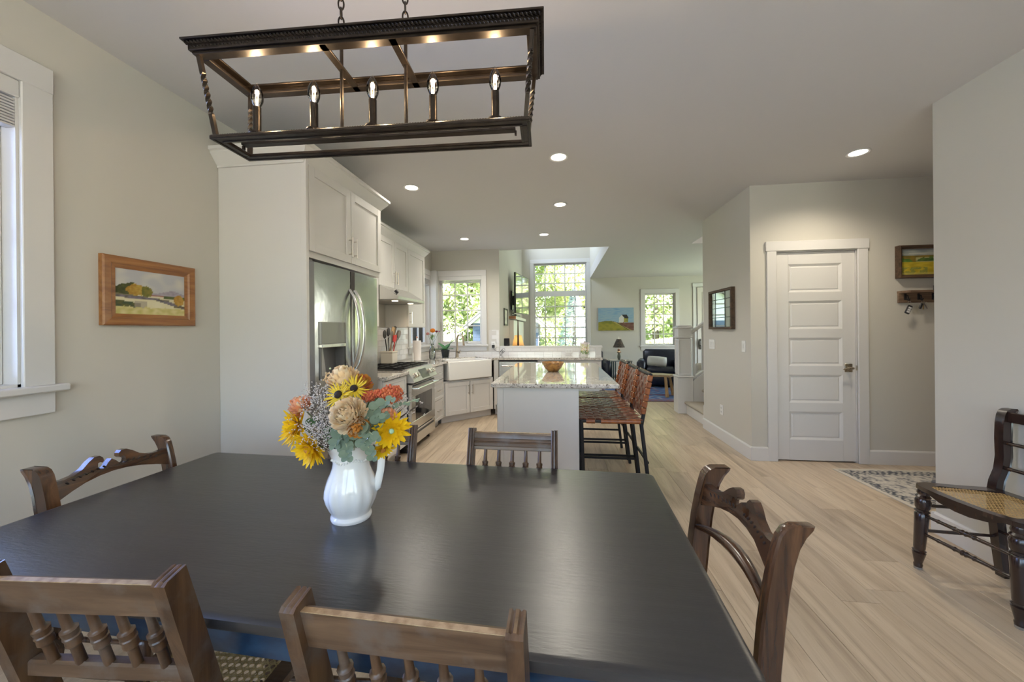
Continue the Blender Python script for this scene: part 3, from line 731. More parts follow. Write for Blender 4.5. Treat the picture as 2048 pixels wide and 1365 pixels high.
# dark chair against the right wall, cane seat, ladder rails, turned legs
wc = thing('cane_chair', 'dark turned-leg chair with a golden cane seat, standing by the right wall', 'chair', (2.125, 2.105, 0), math.radians(97))
PW2 = [(-.205, -.165, 0), (-.19, -.145, .14), (-.175, -.128, .30), (-.165, -.118, .43), (-.178, -.132, .50), (-.205, -.158, .56), (-.216, -.168, .63), (-.214, -.165, .72), (-.218, -.168, .80), (-.232, -.176, .845), (-.246, -.188, .868), (-.243, -.206, .876)]
for s in (-1, 1):
    b = MB(); sabre(b, s * .148, s * .120, PW2); b.build('back_post', DKW, wc, 35)
b = MB(); b.bar((-.12, -.20, .835), (.12, -.20, .835), .018, .052, .003); b.build('crest_rail', DKW, wc)
for z, y in ((.70, -.188), (.57, -.182)): MB().turn((-.121, y, z), (.121, y, z), [(0, .009), (.08, .0105), (.12, .0085), (.5, .0105), (.88, .0085), (.92, .0105), (1, .009)], 10).build('ladder_rail', DKW, wc, True)
def rrect(wf, wb, yf, yb, bow):
    P = []
    for q in range(9): a = PI * q / 8; P.append((wf * math.cos(a) * (1 if abs(math.cos(a)) < .95 else .98), yf + bow * math.sin(a)))
    P += [(-wf * 1.01, yf - .05), (-(wf + wb) / 2, (yf + yb) / 2), (-wb, yb), (wb, yb), ((wf + wb) / 2, (yf + yb) / 2), (wf * 1.01, yf - .05)]
    return P
o_, i_ = rrect(.228, .15, .165, -.165, .055), rrect(.172, .105, .145, -.115, .035)
b = ring_prism(o_, i_, .435, .457); b.build('seat_frame', DKW, wc, 35)
bow = MB(); bow.prism([(-.17, .436), (.17, .436), (.10, .405), (.03, .392), (-.03, .392), (-.10, .405)], .175, .19, 'xz'); bow.build('seat_apron', DKW, wc)
cane_panel(i_[::1], .4545, .0165, .0026).build('cane_seat', mat('golden_cane', (.58, .40, .15), .45, var=((.42, .26, .09), (30, 30, 30), 2, .4, .6)), wc, kind='stuff')
LP3 = [(0, .017), (.03, .019), (.05, .016), (.09, .020), (.16, .026), (.185, .028), (.195, .022), (.21, .029), (.225, .022), (.245, .024), (.55, .028), (.68, .030), (.70, .024), (.715, .032), (.735, .024), (.76, .030), (.85, .033), (.88, .027), (.90, .032), (.925, .024), (.95, .028), (1, .022)]
for s in (-1, 1): MB().turn((s * .205, .185, .012), (s * .19, .165, .437), LP3, 14).build('front_leg', DKW, wc, True); MB().lathe([(.0165, 0), (.018, .012)], 12, MX((s * .205, .185, 0))).build('foot_pad', mat('felt_pad', (.30, .27, .23), .9), wc)
ST3 = [(0, .0065), (.2, .008), (.22, .011), (.24, .0085), (.38, .0095), (.40, .0125), (.42, .009), (.46, .010), (.48, .014), (.50, .010), (.52, .014), (.54, .010), (.58, .009), (.60, .0125), (.62, .0095), (.76, .0085), (.78, .011), (.80, .008), (1, .0065)]
for z in (.20, .30): MB().turn((-.198, .178, z), (.198, .178, z), ST3, 10).build('stretcher', DKW, wc, True)
for s in (-1, 1):
    for z in (.21, .345): MB().turn((s * .197, .172, z), (s * .134, -.155, z), [(0, .008), (.5, .0095), (1, .007)], 8).build('stretcher', DKW, wc, True)
MB().turn((-.13, -.155, .24), (.13, -.155, .24), [(0, .007), (.5, .009), (1, .007)], 8).build('stretcher', DKW, wc, True)

# ================================================================ pitcher and bouquet
pt = thing('pitcher', 'white ironstone pitcher with fluted belly holding the bouquet', 'pitcher', (-.632, 1.072, TZ), 0)
PP = [(.001, .004), (.056, .004), (.060, .0), (.0625, .006), (.0615, .012), (.057, .0155), (.0565, .019), (.067, .034), (.077, .058), (.081, .078), (.0795, .098), (.073, .120), (.064, .142), (.0575, .160), (.055, .176), (.0565, .192), (.061, .208), (.066, .222), (.0685, .228), (.0665, .230), (.0625, .226), (.056, .205), (.051, .185), (.050, .160), (.04, .15), (.001, .15)]
def pmod(r, z, a):
    if z < .022: return (r, z) if r < .05 else (r * (1 + .03 * abs(math.cos(a * 1)) ), z)
    lobes = .075 * abs(math.sin(a * 6)) - .035; k_ = max(0, 1 - abs(z - .085) / .085)
    rr = r * (1 + lobes * k_); zz = z
    if z > .175:
        d = math.cos(a - math.radians(195)); q = (z - .175) / .055
        if d > 0: rr *= 1 + .34 * d ** 4 * q; zz += .016 * d ** 4 * q
        else: zz += .010 * (-d) ** 3 * q
    return (rr, zz)
pt.scale = (.92, .92, .975)
MB().lathe(PP, 60, None, True, pmod).build('body', PORC, pt, 60)
hp = [(.052, 0, .222), (.072, 0, .236), (.086, 0, .230), (.096, 0, .208), (.099, 0, .178), (.095, 0, .142), (.088, 0, .112), (.082, 0, .092), (.076, 0, .080)]
MB().tube([Matrix.Rotation(math.radians(12), 3, 'Z') @ Vector(p) for p in hp], [.007, .009, .0095, .0095, .0095, .0095, .010, .011, .006], 10, flat=1.3).build('handle', PORC, pt, True)
b = MB()
for k_ in range(40):
    a = 2 * PI * k_ / 40; rr = .0575; b.ball((rr * math.cos(a), rr * math.sin(a), .186 + .004 * math.sin(a * 5)), .0042, 6, 4)
b.build('relief_band', PORC, pt, True, kind='stuff')

STEMG = mat('green_stem', (.13, .20, .07), .6)
PO = Vector((-.632, 1.072, TZ))
YEL = leafmat('yellow_petal', (.92, .66, .02), (.86, .50, .01), .25)
QUILL = leafmat('lemon_quill_petal', (.82, .62, .05), (.70, .48, .04), .2)
CREAM = leafmat('cream_petal', (.92, .80, .58), (.88, .68, .44), .25)
PEACH = leafmat('peach_petal', (.92, .66, .36), (.90, .74, .48), .25)
ORANGE = leafmat('orange_pink_petal', (.85, .32, .12), (.82, .46, .30), .25)
CORAL = leafmat('coral_red_petal', (.62, .10, .06), (.72, .24, .09), .15)
AMBER = leafmat('amber_petal', (.62, .25, .04), (.70, .33, .08), .2)
EUC = leafmat('eucalyptus_leaf', (.11, .165, .105), (.21, .27, .19), .2)
EUCD = leafmat('deep_green_leaf', (.07, .15, .06), (.12, .22, .09), .3)
STAT = mat('statice_bud', (.66, .61, .55), .8, var=((.42, .36, .33), (200, 200, 200), 2, .4, .6))
TWIG = mat('statice_twig', (.10, .075, .06), .8)
SEED = mat('dark_seed_head', (.020, .010, .008), .8)
MINT = mat('pale_green_centre', (.36, .55, .40), .7)
def aim(d):
    return Vector(d).normalized().to_track_quat('Z', 'Y').to_matrix().to_4x4()
def petal_mesh(name, L, W, m, curl=.2, nseg=5, tip=.15):
    b = MB(); vs = []; 
    for i in range(nseg + 1):
        u = i / nseg; ww = W / 2 * (math.sin(PI * min(1, u * .86 + .12)) ** .7 if u < 1 else tip); z = curl * L * (u * u - .3 * u)
        vs += [(u * L, -ww, z + .08 * W), (u * L, 0, z - .04 * W), (u * L, ww, z + .08 * W)]
    fs = []
    for i in range(nseg):
        for k_ in (0, 1): a = i * 3 + k_; fs.append((a, a + 1, a + 4, a + 3))
    b.add(vs, fs); return b.mesh(name, m, True)
def stem_of(t, loc, n_):
    p = Vector(loc); q = PO + Vector((random.uniform(-.025, .025), random.uniform(-.025, .025), .152)); a = p + Vector(n_) * -.012
    mid = (a + q) / 2 + Vector((0, 0, .012)); mid.x = q.x + (a.x - q.x) * .45
    loc_ = [Vector(v) - p for v in (a, mid, q)]
    MB().tube(loc_, [.0022, .0024, .0026], 6).build('stem', STEMG, t, True)
def bloom(name, label, loc, dirn, R, layers, m, centre=None, single=True, curl=.2, group=None, cat='flower'):
    """layers = (count, length share, width share, tilt up from the disc plane)"""
    t = thing(name, label, cat, loc, 0, group); A = aim(dirn); k_ = 0; jb = MB()
    for cnt, ls, ws, tilt in layers:
        me = petal_mesh('petal', R * ls, R * ws, m, curl)
        for i in range(cnt):
            a = 2 * PI * (i + .5 * (k_ % 2)) / cnt + random.uniform(-.12, .12)
            M = A @ Matrix.Rotation(a, 4, 'Z') @ Matrix.Translation((R * .06, 0, R * .05 * k_)) @ Matrix.Rotation(-(tilt + random.uniform(-.16, .16)), 4, 'Y') @ Matrix.Diagonal((random.uniform(.86, 1.08),) * 3 + (1,))
            if single: o = put('petal', me, t); o.matrix_local = M
            else: jb.add([v.co for v in me.vertices], [tuple(p.vertices) for p in me.polygons], M)
        k_ += 1
    if not single: jb.build('petals', m, t, True, kind='stuff')
    if centre:
        cm, cr, ch = centre; c = MB().ball((0, 0, 0), R * cr, 12, 8, (1, 1, ch)); bb = MB(); bb.add(c.v, c.f, A @ Matrix.Translation((0, 0, R * .10 + R * .05 * k_))); bb.build('flower_centre', cm, t, True)
    stem_of(t, loc, Vector(dirn).normalized()); return t
def pompon(name, label, loc, dirn, R, n_, mts, pl=.55, pw=.30, group=None):
    t = thing(name, label, 'flower', loc, 0, group); A = aim(dirn)
    mesh_ = [petal_mesh('petal', R * pl, R * pw, m, .55, 4, .5) for m in mts]; jb = [MB() for _ in mts]
    for i in range(n_):
        u = (i + .5) / n_; z = 1 - 1.45 * u; a = i * 2.39996; rr = math.sqrt(max(0, 1 - z * z)); dv = Vector((rr * math.cos(a), rr * math.sin(a), z))
        x = (dv + Vector((0, 0, .25)) + Vector([random.gauss(0, .16) for _ in range(3)])).normalized(); up = Vector((0, 0, 1)) - x * x.z; up = up.normalized() if up.length > .1 else Vector((1, 0, 0)); y = up.cross(x)
        s = random.uniform(.85, 1.1); M = Matrix((x * s, y * s, up * s)).transposed().to_4x4(); M.translation = dv * R * .42 * (1, 1, .8)[0]
        k_ = (len(mts) - 1 if random.random() < .12 + .5 * max(0, -z) else 0); me = mesh_[k_]; jb[k_].add([v.co for v in me.vertices], [tuple(p.vertices) for p in me.polygons], A @ M)
    for b_, m in zip(jb, mts):
        if b_.v: b_.build('petals', m, t, True, kind='stuff')
    stem_of(t, loc, Vector(dirn).normalized()); return t
FL = 'flowers in the white pitcher'
SUNL = [(19, 1.0, .30, .06), (17, .90, .28, .36), (15, .70, .24, .66), (12, .46, .18, 1.0)]
bloom('yellow_sunflower', 'shaggy yellow sunflower at the left side of the bouquet', (-0.779, 1.035, 1.026), (-.55, -.85, .2), .062, SUNL, YEL, (AMBER, .22, .6))
bloom('yellow_sunflower', 'drooping yellow sunflower low on the left over the table', (-0.707, 1, 0.979), (-.3, -.9, -.3), .058, SUNL, YEL, (AMBER, .22, .6))
bloom('yellow_sunflower', 'big yellow sunflower with pale green centre on the right', (-0.469, 1, 1.032), (.45, -.85, .05), .052, SUNL, YEL, (MINT, .15, .7))
bloom('yellow_sunflower', 'small yellow bloom hanging beside the pitcher handle', (-0.525, 1.06, 0.959), (.5, -.5, -.55), .034, SUNL[:2], YEL, (AMBER, .25, .6))
QL = [(18, 1.0, .12, .18), (16, .9, .11, .42)]
bloom('quill_flower', 'yellow quilled daisy with dark eye, left of the two', (-0.612, 0.985, 1.13), (-.15, -.85, .45), .043, QL, QUILL, (SEED, .27, .8), curl=.05)
bloom('quill_flower', 'yellow quilled daisy with dark eye, higher and right of the other', (-0.58, 1.005, 1.144), (.25, -.8, .55), .043, QL, QUILL, (SEED, .25, .8), curl=.05)
DL = [(22, .98, .30, -.30), (24, 1.0, .30, .0), (24, .96, .30, .28), (22, .90, .28, .52), (20, .82, .26, .76), (16, .72, .24, 1.0), (12, .60, .22, 1.22), (8, .5, .2, 1.42)]
ZL = [(22, 1.0, .34, .10), (20, .85, .32, .38), (16, .70, .30, .66), (12, .52, .26, .95), (8, .34, .22, 1.25)]
pompon('cream_dahlia', 'large cream dahlia with amber heart at the middle of the bouquet', (-0.572, 0.965, 1.078), (.0, -.92, .40), .062, 300, [CREAM, PEACH], .42, .21)
pompon('amber_carnation', 'amber ruffled bloom tucked under the cream dahlia', (-0.546, 0.962, 1.053), (.25, -.85, -.25), .036, 90, [AMBER, PEACH])
pompon('peach_zinnia', 'peach zinnia crowning the top of the bouquet', (-0.639, 1.055, 1.154), (-.1, -.35, .95), .052, 130, [PEACH, CREAM], .6, .36)
pompon('amber_carnation', 'rusty zinnia behind the quilled daisies at the top', (-0.599, 1.075, 1.146), (.4, -.5, .7), .036, 90, [AMBER, CORAL])
pompon('orange_zinnia', 'orange and pink zinnia above the left yellow sunflower', (-0.768, 1.045, 1.079), (-.45, -.45, .8), .040, 100, [ORANGE, PEACH], .6, .36)
def cluster(name, label, loc, R, m, n_, r0, group=None, cat='flower', squash=.8):
    t = thing(name, label, cat, loc, 0, group); b = MB()
    for i in range(n_):
        z = 1 - 2 * (i + .5) / n_; a = i * 2.39996; rr = math.sqrt(max(0, 1 - z * z)); d = Vector((rr * math.cos(a), rr * math.sin(a), z * squash)) * R * random.uniform(.78, 1.05)
        b.ball(d, r0 * random.uniform(.7, 1.2), 6, 4)
    b.ball((0, 0, 0), R * .8, 10, 6, (1, 1, squash)); b.build('florets', m, t, True, kind='stuff'); stem_of(t, loc, (0, -.2, 1)); return t
cluster('coral_celosia', 'round coral red flower head on the upper right', (-0.485, 1.035, 1.127), .032, CORAL, 130, .0045)
cluster('coral_celosia', 'small coral red head beside the right quilled daisy', (-0.552, 1.035, 1.121), .019, CORAL, 70, .0042)
cluster('coral_celosia', 'smallest coral head between the other two red ones', (-0.532, 1.045, 1.127), .013, CORAL, 50, .0036)
cluster('orange_blossom', 'loose orange blossom above the right sunflower', (-0.48, 1.005, 1.073), .024, ORANGE, 60, .005)
cluster('dried_rust_head', 'dark rust dried flower head among the grey statice', (-0.69, 1.05, 1.105), .016, mat('rust_dry', (.16, .05, .03), .8), 50, .003)
for k_, (lx, lz) in enumerate(((-.655, 1.175), (-.688, 1.168))):
    t = thing('filler_sprig', ('pale green filler sprig at the very top of the bouquet', 'buff filler sprig left of the topmost zinnia')[k_], 'flower', (lx, 1.06, lz)); b = MB()
    for i in range(46): b.ball((random.gauss(0, .012), random.gauss(0, .010), random.gauss(-.004, .014)), .0032, 6, 4)
    b.build('buds', (mat('pale_bud', (.55, .62, .38), .7), mat('buff_bud', (.62, .42, .22), .7))[k_], t, True, kind='stuff'); stem_of(t, (lx, 1.06, lz), (0, 0, 1))
def statice(label, loc, sp, n_):
    t = thing('statice_spray', label, 'flower', loc); b = MB(); tw = MB(); p0 = PO + Vector((-.02, -.01, .16)) - Vector(loc)
    for i in range(n_):
        d = Vector((random.gauss(0, sp[0]), random.gauss(0, sp[1]), random.gauss(0, sp[2])))
        if i % 5 == 0: tw.tube([p0 * .55 + d * .1, p0 * .22 + d * .55, d * 1.02], .0006, 4)
        for q in range(3): b.ball(d + Vector([random.gauss(0, .0035) for _ in range(3)]), random.uniform(.0011, .0022), 5, 3)
    b.build('buds', STAT, t, kind='stuff'); tw.build('twigs', TWIG, t, kind='stuff')
statice('grey-white statice cloud filling the left of the bouquet', (-0.662, 1, 1.074), (.028, .02, .036), 330)
statice('grey statice spray low over the pitcher spout', (-0.671, 0.985, 1.024), (.030, .018, .020), 230)
statice('dark twiggy statice reaching up on the left', (-0.708, 1.03, 1.116), (.030, .02, .022), 120)
statice('fine pale sprig beside the coral flower on the right', (-0.451, 1.04, 1.092), (.022, .015, .020), 60)
EUL = MB().add([(.0, 0, 0)] + [(.55 + .55 * math.cos(a), .5 * math.sin(a), .10 * abs(math.sin(a))) for a in [2 * PI * q / 10 + PI for q in range(10)]] + [(.5, 0, -.04)], [(11, 1 + q, 1 + (q + 1) % 10) for q in range(10)]).mesh('leaf', EUC, True)
def sprig(label, pts, r, mt=EUL, n_=5, name='eucalyptus_sprig'):
    p0 = Vector(pts[0]); t = thing(name, label, 'eucalyptus', p0); P = [Vector(p) - p0 for p in pts]
    MB().tube([PO + Vector((0, 0, .155)) - p0] + P, [.0022] + [.0016] * len(P), 6).build('stem', mat('pale_stem', (.34, .38, .24), .6), t, True)
    for i in range(n_):
        u = (i + .6) / n_ * (len(P) - 1); a = int(u); q = P[a].lerp(P[min(a + 1, len(P) - 1)], u - a)
        for s in (-1, 1):
            o = put('leaf', mt, t); sz = r * random.uniform(.8, 1.15) * (1.15 - .45 * i / n_)
            fx = Vector((s * random.uniform(.5, 1), random.uniform(-.7, -.1), random.uniform(-.5, .4))).normalized()
            nrm = Vector((random.uniform(-.3, .3), -1, random.uniform(.2, .8))); nrm = (nrm - fx * nrm.dot(fx)).normalized()
            M = Matrix((fx * sz, nrm.cross(fx) * sz, nrm * sz)).transposed().to_4x4(); M.translation = q; o.matrix_local = M
sprig('eucalyptus sprig hanging over the front rim of the pitcher', [(-0.6, 0.985, 1.019), (-0.584, 0.965, 1.002), (-0.571, 0.955, 0.983), (-0.566, 0.95, 0.967)], .024)
sprig('eucalyptus sprig spilling down beside the pitcher handle', [(-0.56, 0.98, 1.025), (-0.528, 0.965, 1.007), (-0.507, 0.96, 0.986), (-0.501, 0.965, 0.961)], .023)
sprig('eucalyptus sprig with large leaves under the cream dahlia', [(-0.556, 0.965, 1.062), (-0.528, 0.955, 1.051), (-0.507, 0.95, 1.039), (-0.48, 0.95, 1.021)], .027)
sprig('eucalyptus sprig rising in front of the coral flower', [(-0.542, 0.99, 1.06), (-0.514, 0.99, 1.088), (-0.483, 0.985, 1.113), (-0.448, 0.98, 1.128)], .026)
sprig('long eucalyptus tip pointing right past the oven', [(-0.515, 1.02, 1.067), (-0.476, 1.02, 1.091), (-0.437, 1.02, 1.104), (-0.393, 1.02, 1.118)], .014)
sprig('eucalyptus sprig low in the middle of the bouquet', [(-0.611, 0.98, 1.035), (-0.597, 0.965, 1.025), (-0.608, 0.96, 1.008), (-0.609, 0.955, 0.996)], .022)
sprig('eucalyptus sprig behind the right sunflower', [(-0.533, 1, 1.038), (-0.502, 0.985, 1.061), (-0.485, 0.98, 1.072), (-0.469, 0.975, 1.083)], .024)
GLF = EUL.copy(); GLF.materials.clear(); GLF.materials.append(EUCD)
sprig('dark green leafy sprig behind the left sunflower', [(-0.7, 1.05, 1.03), (-0.725, 1.05, 1.04), (-0.745, 1.05, 1.04)], .024, GLF, 3, 'green_sprig')
sprig('dark green leafy sprig deep in the centre of the bouquet', [(-0.608, 1.03, 1.006), (-0.589, 1.03, 1.055), (-0.583, 1.02, 1.096)], .030, GLF, 4, 'green_sprig')
sprig('dark green leafy sprig above the pitcher spout', [(-0.646, 1.02, 0.989), (-0.648, 1, 1.015), (-0.646, 0.99, 1.037)], .024, GLF, 3, 'green_sprig')

# ================================================================ chandelier
CHX, CHY, CHR = -.5512, 1.0842, .0366
ch = thing('chandelier', 'black bronze rectangular lantern chandelier with twisted corners, hung on chains', 'chandelier', (CHX, CHY, 0), CHR)
def frame(L, W, z0, z1, t, bev=.0015):
    b = MB(); x, y = L / 2, W / 2
    b.box((-x, -y, z0), (x, -y + t, z1), bev); b.box((-x, y - t, z0), (x, y, z1), bev); b.box((-x, -y + t, z0), (-x + t, y - t, z1), bev); b.box((x - t, -y + t, z0), (x, y - t, z1), bev); return b
zb, zt = 1.8848, 2.1501; LB, WB = .95, .1525
b = frame(LB, WB, zb + .002, zb + .011, .030)
q_ = frame(LB, WB, zb, zb + .0025, .009); b.add(q_.v, q_.f); q_ = frame(LB - .044, WB - .044, zb, zb + .0025, .008); b.add(q_.v, q_.f)
b.v += []; b2 = frame(LB - .004, WB - .004, zb + .011, zb + .013, .006)
b.add(b2.v, b2.f); b.build('lower_frame', BRONZE, ch)
def rope(b, pts, r, n_tw):
    """a thin bar with a visible rope twist"""
    p0, p1 = Vector(pts[0]), Vector(pts[1]); n_ = n_tw * 4
    P = [p0.lerp(p1, i / n_) for i in range(n_ + 1)]; b.tube(P, r, 4, True, 1.0, 2 * PI / 8)
b = MB()
for sy in (-1, 1): rope(b, [(-LB / 2 + .01, sy * (WB / 2 - .010), zb + .0145), (LB / 2 - .01, sy * (WB / 2 - .010), zb + .0145)], .0032, 60)
b.build('rope_bead', BRONZE, ch, kind='stuff')
frame(1.0308, .2562, zt - .006, zt, .045).build('top_plate', BRONZE, ch)
frame(.992, .214, zt - .036, zt - .028, .028).build('upper_frame', BRONZE, ch)
frame(1.005, .229, zt - .029, zt - .006, .012).build('cornice', BRONZE, ch)
b = MB()
for (L_, W_, z_) in ((1.010, .236, zt - .0095), (.999, .224, zt - .0205)):
    for sy in (-1, 1): rope(b, [(-L_ / 2, sy * W_ / 2, z_), (L_ / 2, sy * W_ / 2, z_)], .0052, 46)
    for sx in (-1, 1): rope(b, [(sx * L_ / 2, -W_ / 2, z_), (sx * L_ / 2, W_ / 2, z_)], .0052, 11)
b.build('rope_bead', BRONZE, ch, kind='stuff')
for sx in (-1, 1):
    for sy in (-1, 1):
        a_ = Vector((sx * (LB / 2 - .012), sy * (WB / 2 - .012), zb + .012)); c_ = Vector((sx * .484, sy * .096, zt - .036)); n_ = 44; P = [a_.lerp(c_, i / n_) for i in range(n_ + 1)]
        pr = None; rings = []
        t_ = (c_ - a_).normalized(); x_ = t_.cross(Vector((0, 1, 0))).normalized(); y_ = t_.cross(x_); vs = []; fs = []
        for i, p in enumerate(P):
            u = i / n_; tw = 0 if u < .28 else (min(u, .80) - .28) / .52 * 2 * PI * 1.5
            for q in range(4): an = tw + PI / 4 + q * PI / 2; vs.append(p + (x_ * math.cos(an) + y_ * math.sin(an)) * .0078)
        for i in range(n_):
            for q in range(4): fs.append((i * 4 + q, i * 4 + (q + 1) % 4, (i + 1) * 4 + (q + 1) % 4, (i + 1) * 4 + q))
        MB().add(vs, fs).build('twisted_corner', BRONZE, ch)
MB().box((-.43, -.011, zb + .012), (.43, .011, zb + .020), .001).build('candle_bar', BRONZE, ch)
for sx in (-1, 1):
    MB().box((sx * .43 - .003, -.004, zb + .0), (sx * .43 + .003, .004, zb + .012)).build('bar_lug', BRONZE, ch)
for rx in (-.105, .098):
    MB().tube([(rx, 0, zb + .02), (rx, 0, zt + .10)], .0055, 8).build('rod', BRONZE, ch, True)
    MB().box((rx - .011, -.105, zt - .036), (rx + .011, .105, zt - .029), .001).build('cross_bar', BRONZE, ch)
    z = zt + .094; k_ = 0
    while z < H - .03:
        L_ = .034; c = Vector((rx, 0, z + L_ / 2)); P = []
        for q in range(17):
            a = 2 * PI * q / 16; d = Vector((.008 * math.cos(a), 0, (L_ / 2) * math.sin(a))); d = Matrix.Rotation((PI / 2) * (k_ % 2) + .3, 3, 'Z') @ d; P.append(c + d)
        MB().tube(P, .0026, 6, False).build('chain_link', BRONZE, ch, True); z += L_ - .006; k_ += 1
    MB().lathe([(.03, H - .028), (.062, H - .020), (.065, H - .001)], 20, MX((rx, 0, 0))).build('canopy', BRONZE, ch, True)
FIL = mat('bulb_filament', (1, .8, .5), .5, emit=((1.0, .74, .42), 22))
BGL = glass('bulb_glass', (1, .97, .92), 1.0)
for k_ in range(5):
    x = -.384 + .1885 * k_
    c = MB(); c.lathe([(.008, zb + .02), (.018, zb + .024), (.022, zb + .036), (.019, zb + .040), (.024, zb + .046), (.0225, zb + .051), (.013, zb + .053)], 16, MX((x, 0, 0))); c.build('candle_cup', BRONZE, ch, True)
    MB().lathe([(.0118, zb + .05), (.0118, zb + .132), (.009, zb + .134)], 14, MX((x, 0, 0))).build('candle_sleeve', BRONZE, ch, True)
    bu = MB().lathe([(.009, zb + .134), (.0115, zb + .138), (.0172, zb + .152), (.0184, zb + .163), (.0168, zb + .177), (.0115, zb + .190), (.0055, zb + .200), (.0008, zb + .207)], 16, MX((x, 0, 0))).build('bulb', BGL, ch, True)
    MB().tube([(x - .003, 0, zb + .146), (x - .004, 0, zb + .166), (x, 0, zb + .174), (x + .004, 0, zb + .166), (x + .003, 0, zb + .146)], .0011, 6).build('filament', FIL, bu, True)
    l = light('bulb_light', 'POINT', (x, 0, zb + .182), 2.2, (1.0, .74, .45), shadow_soft_size=.006); l.parent = ch

# ================================================================ recessed lights
GLOW = mat('downlight_lens', (1, 1, 1), .5, emit=((1.0, .90, .74), 9.0))
DLW = {0: 'recessed ceiling light in front of the fridge cabinets', 1: 'recessed ceiling light nearest the chandelier, above the island end', 2: 'recessed ceiling light over the middle of the island',
       3: 'recessed ceiling light above the kitchen sink corner', 4: 'recessed ceiling light nearest the living room opening', 5: 'recessed ceiling light in front of the closet door'}
for k_, (x, y) in enumerate(((-1.422, 3.528), (.009, 3.082), (.024, 4.25), (-1.426, 5.622), (-.206, 5.546), (2.407, 3.351))):
    t = thing('ceiling_light', DLW[k_], 'ceiling light', (x, y, H), 0, 'recessed ceiling lights')
    MB().lathe([(.062, -.001), (.078, -.0015), (.080, -.006), (.074, -.009), (.060, -.004)], 28, None, False).build('trim_ring', WHITE, t, True)
    MB().lathe([(.001, -.0035), (.061, -.0035), (.061, -.001), (.001, -.001)], 28).build('lens', GLOW, t)
    l = light('ceiling_light_beam', 'SPOT', (0, 0, -.012), 68 if k_ != 5 else 84, (1.0, .92, .80) if k_ != 5 else (1.0, .88, .70), shadow_soft_size=.075, spot_size=math.radians(150), spot_blend=.8); l.parent = t

# ================================================================ picture on the left wall
FRM = woodmat('honey_pine', (.20, .075, .018), (.30, .12, .03), (.38, .17, .05), .32, 'x', .4)
def framed(name, label, loc, rotz, w_, h_, fw, dep, fm, fn, nx=70, nz_=44, back=.004, cat='picture'):
    """local x along the wall, faces -y"""
    t = thing(name, label, cat, loc, rotz)
    for a_, c_, q in (((0, 0), (w_, 0), 0), ((w_, 0), (w_, h_), 1), ((w_, h_), (0, h_), 2), ((0, h_), (0, 0), 3)):
        a_, c_ = Vector((a_[0], 0, a_[1])), Vector((c_[0], 0, c_[1])); d = (c_ - a_).normalized(); inn = Vector((0, -1, 0)).cross(d); L = (c_ - a_).length
        b = MB(); prof = [(0, 0), (0, -dep * .8), (fw * .12, -dep), (fw * .6, -dep * .86), (fw * .72, -dep * .62), (fw, -dep * .55), (fw, 0)]; vs = []
        for e in (0, 1):
            for p, y in prof: vs.append(a_ + d * (p if e == 0 else L - p) + inn * p + Vector((0, y, 0)))
        n_ = len(prof); fs = [tuple(range(n_)), tuple(range(n_, 2 * n_))] + [(i, (i + 1) % n_, (i + 1) % n_ + n_, i + n_) for i in range(n_)]
        b.add(vs, fs).build('frame', fm, t)
    painted('canvas', w_ - 2 * fw + .004, h_ - 2 * fw + .004, nx, nz_, fn, PRINT, t, loc=(fw - .002, -dep * .45, fw - .002))
    return t
def vineyard(u, v):
    g = nz(u, v, 6, 1); f = nz(u, v, 18, 2); c = mixc((.60, .57, .49), (.46, .46, .47), .5 + g + .4 * v)
    hill = .50 + .10 * math.exp(-((u - .80) / .17) ** 2) + .01 * f
    if v < hill: c = mixc((.30, .26, .30), (.40, .36, .40), .5 + f)
    if v < .46: c = (.66, .60, .40)
    if .415 < v < .455 and (.46 < u < .57 or .61 < u < .69): c = (.62, .50, .38)
    if .452 < v < .475 and (.45 < u < .70): c = (.28, .09, .05)
    if .66 < u and .40 < v < .475 - .03 * abs(u - .8): c = mixc((.05, .07, .02), (.10, .13, .03), .5 + f)
    def tree(cx, cy, rx, ry, a, b_):
        nonlocal c
        d = ((u - cx) / rx) ** 2 + ((v - cy) / ry) ** 2 + .5 * f
        if d < 1: c = mixc(a, b_, .5 + 1.1 * nz(u, v, 24, 5) + .5 * (u - cx) / rx)
    tree(.06, .52, .13, .10, (.04, .05, .01), (.09, .09, .02)); tree(.22, .62, .06, .10, (.04, .05, .01), (.08, .09, .02)); tree(.14, .56, .10, .12, (.04, .05, .01), (.08, .09, .02))
    tree(.27, .55, .12, .14, (.36, .19, .02), (.50, .34, .06)); tree(.42, .53, .08, .12, (.12, .13, .02), (.24, .20, .03))
    if v < .46 - .12 * u and u < .75: c = mixc((.16, .15, .06), (.24, .20, .16), .5 + f)
    rd = .40 - .05 * u if u < .55 else .3725 - .42 * (u - .55)
    if abs(v - rd) < .028 + .02 * (u > .7): c = mixc((.22, .19, .24), (.09, .08, .07), .5 + f)
    if v < rd - .03: c = mixc((.66, .60, .36), (.72, .66, .45), .5 + g)
    if u < .33 and .14 < v < .32 - .2 * u: c = mixc((.05, .08, .04), (.12, .11, .03), .5 + f * 1.5)
    if u > .25 and .12 < v < .30 and u < .42: c = mixc(c, (.33, .28, .22), .7 if v > .13 + .1 * u + .05 * f else 0)
    if v < .17 + .03 * f: c = mixc((.50, .44, .14), (.66, .58, .28), .5 + nz(u, v, 14, 9))
    tree(.90, .38, .085, .13, (.38, .19, .02), (.50, .30, .06))
    if v < .25 and u > .82 and v > .20: c = mixc((.08, .06, .04), (.20, .15, .08), .5 + f)
    return c
framed('landscape_picture', 'framed autumn landscape painting in honey pine on the left wall', (XL + .001, 1.566, 1.352), PI / 2, .472, .352, .060, .026, FRM, vineyard)
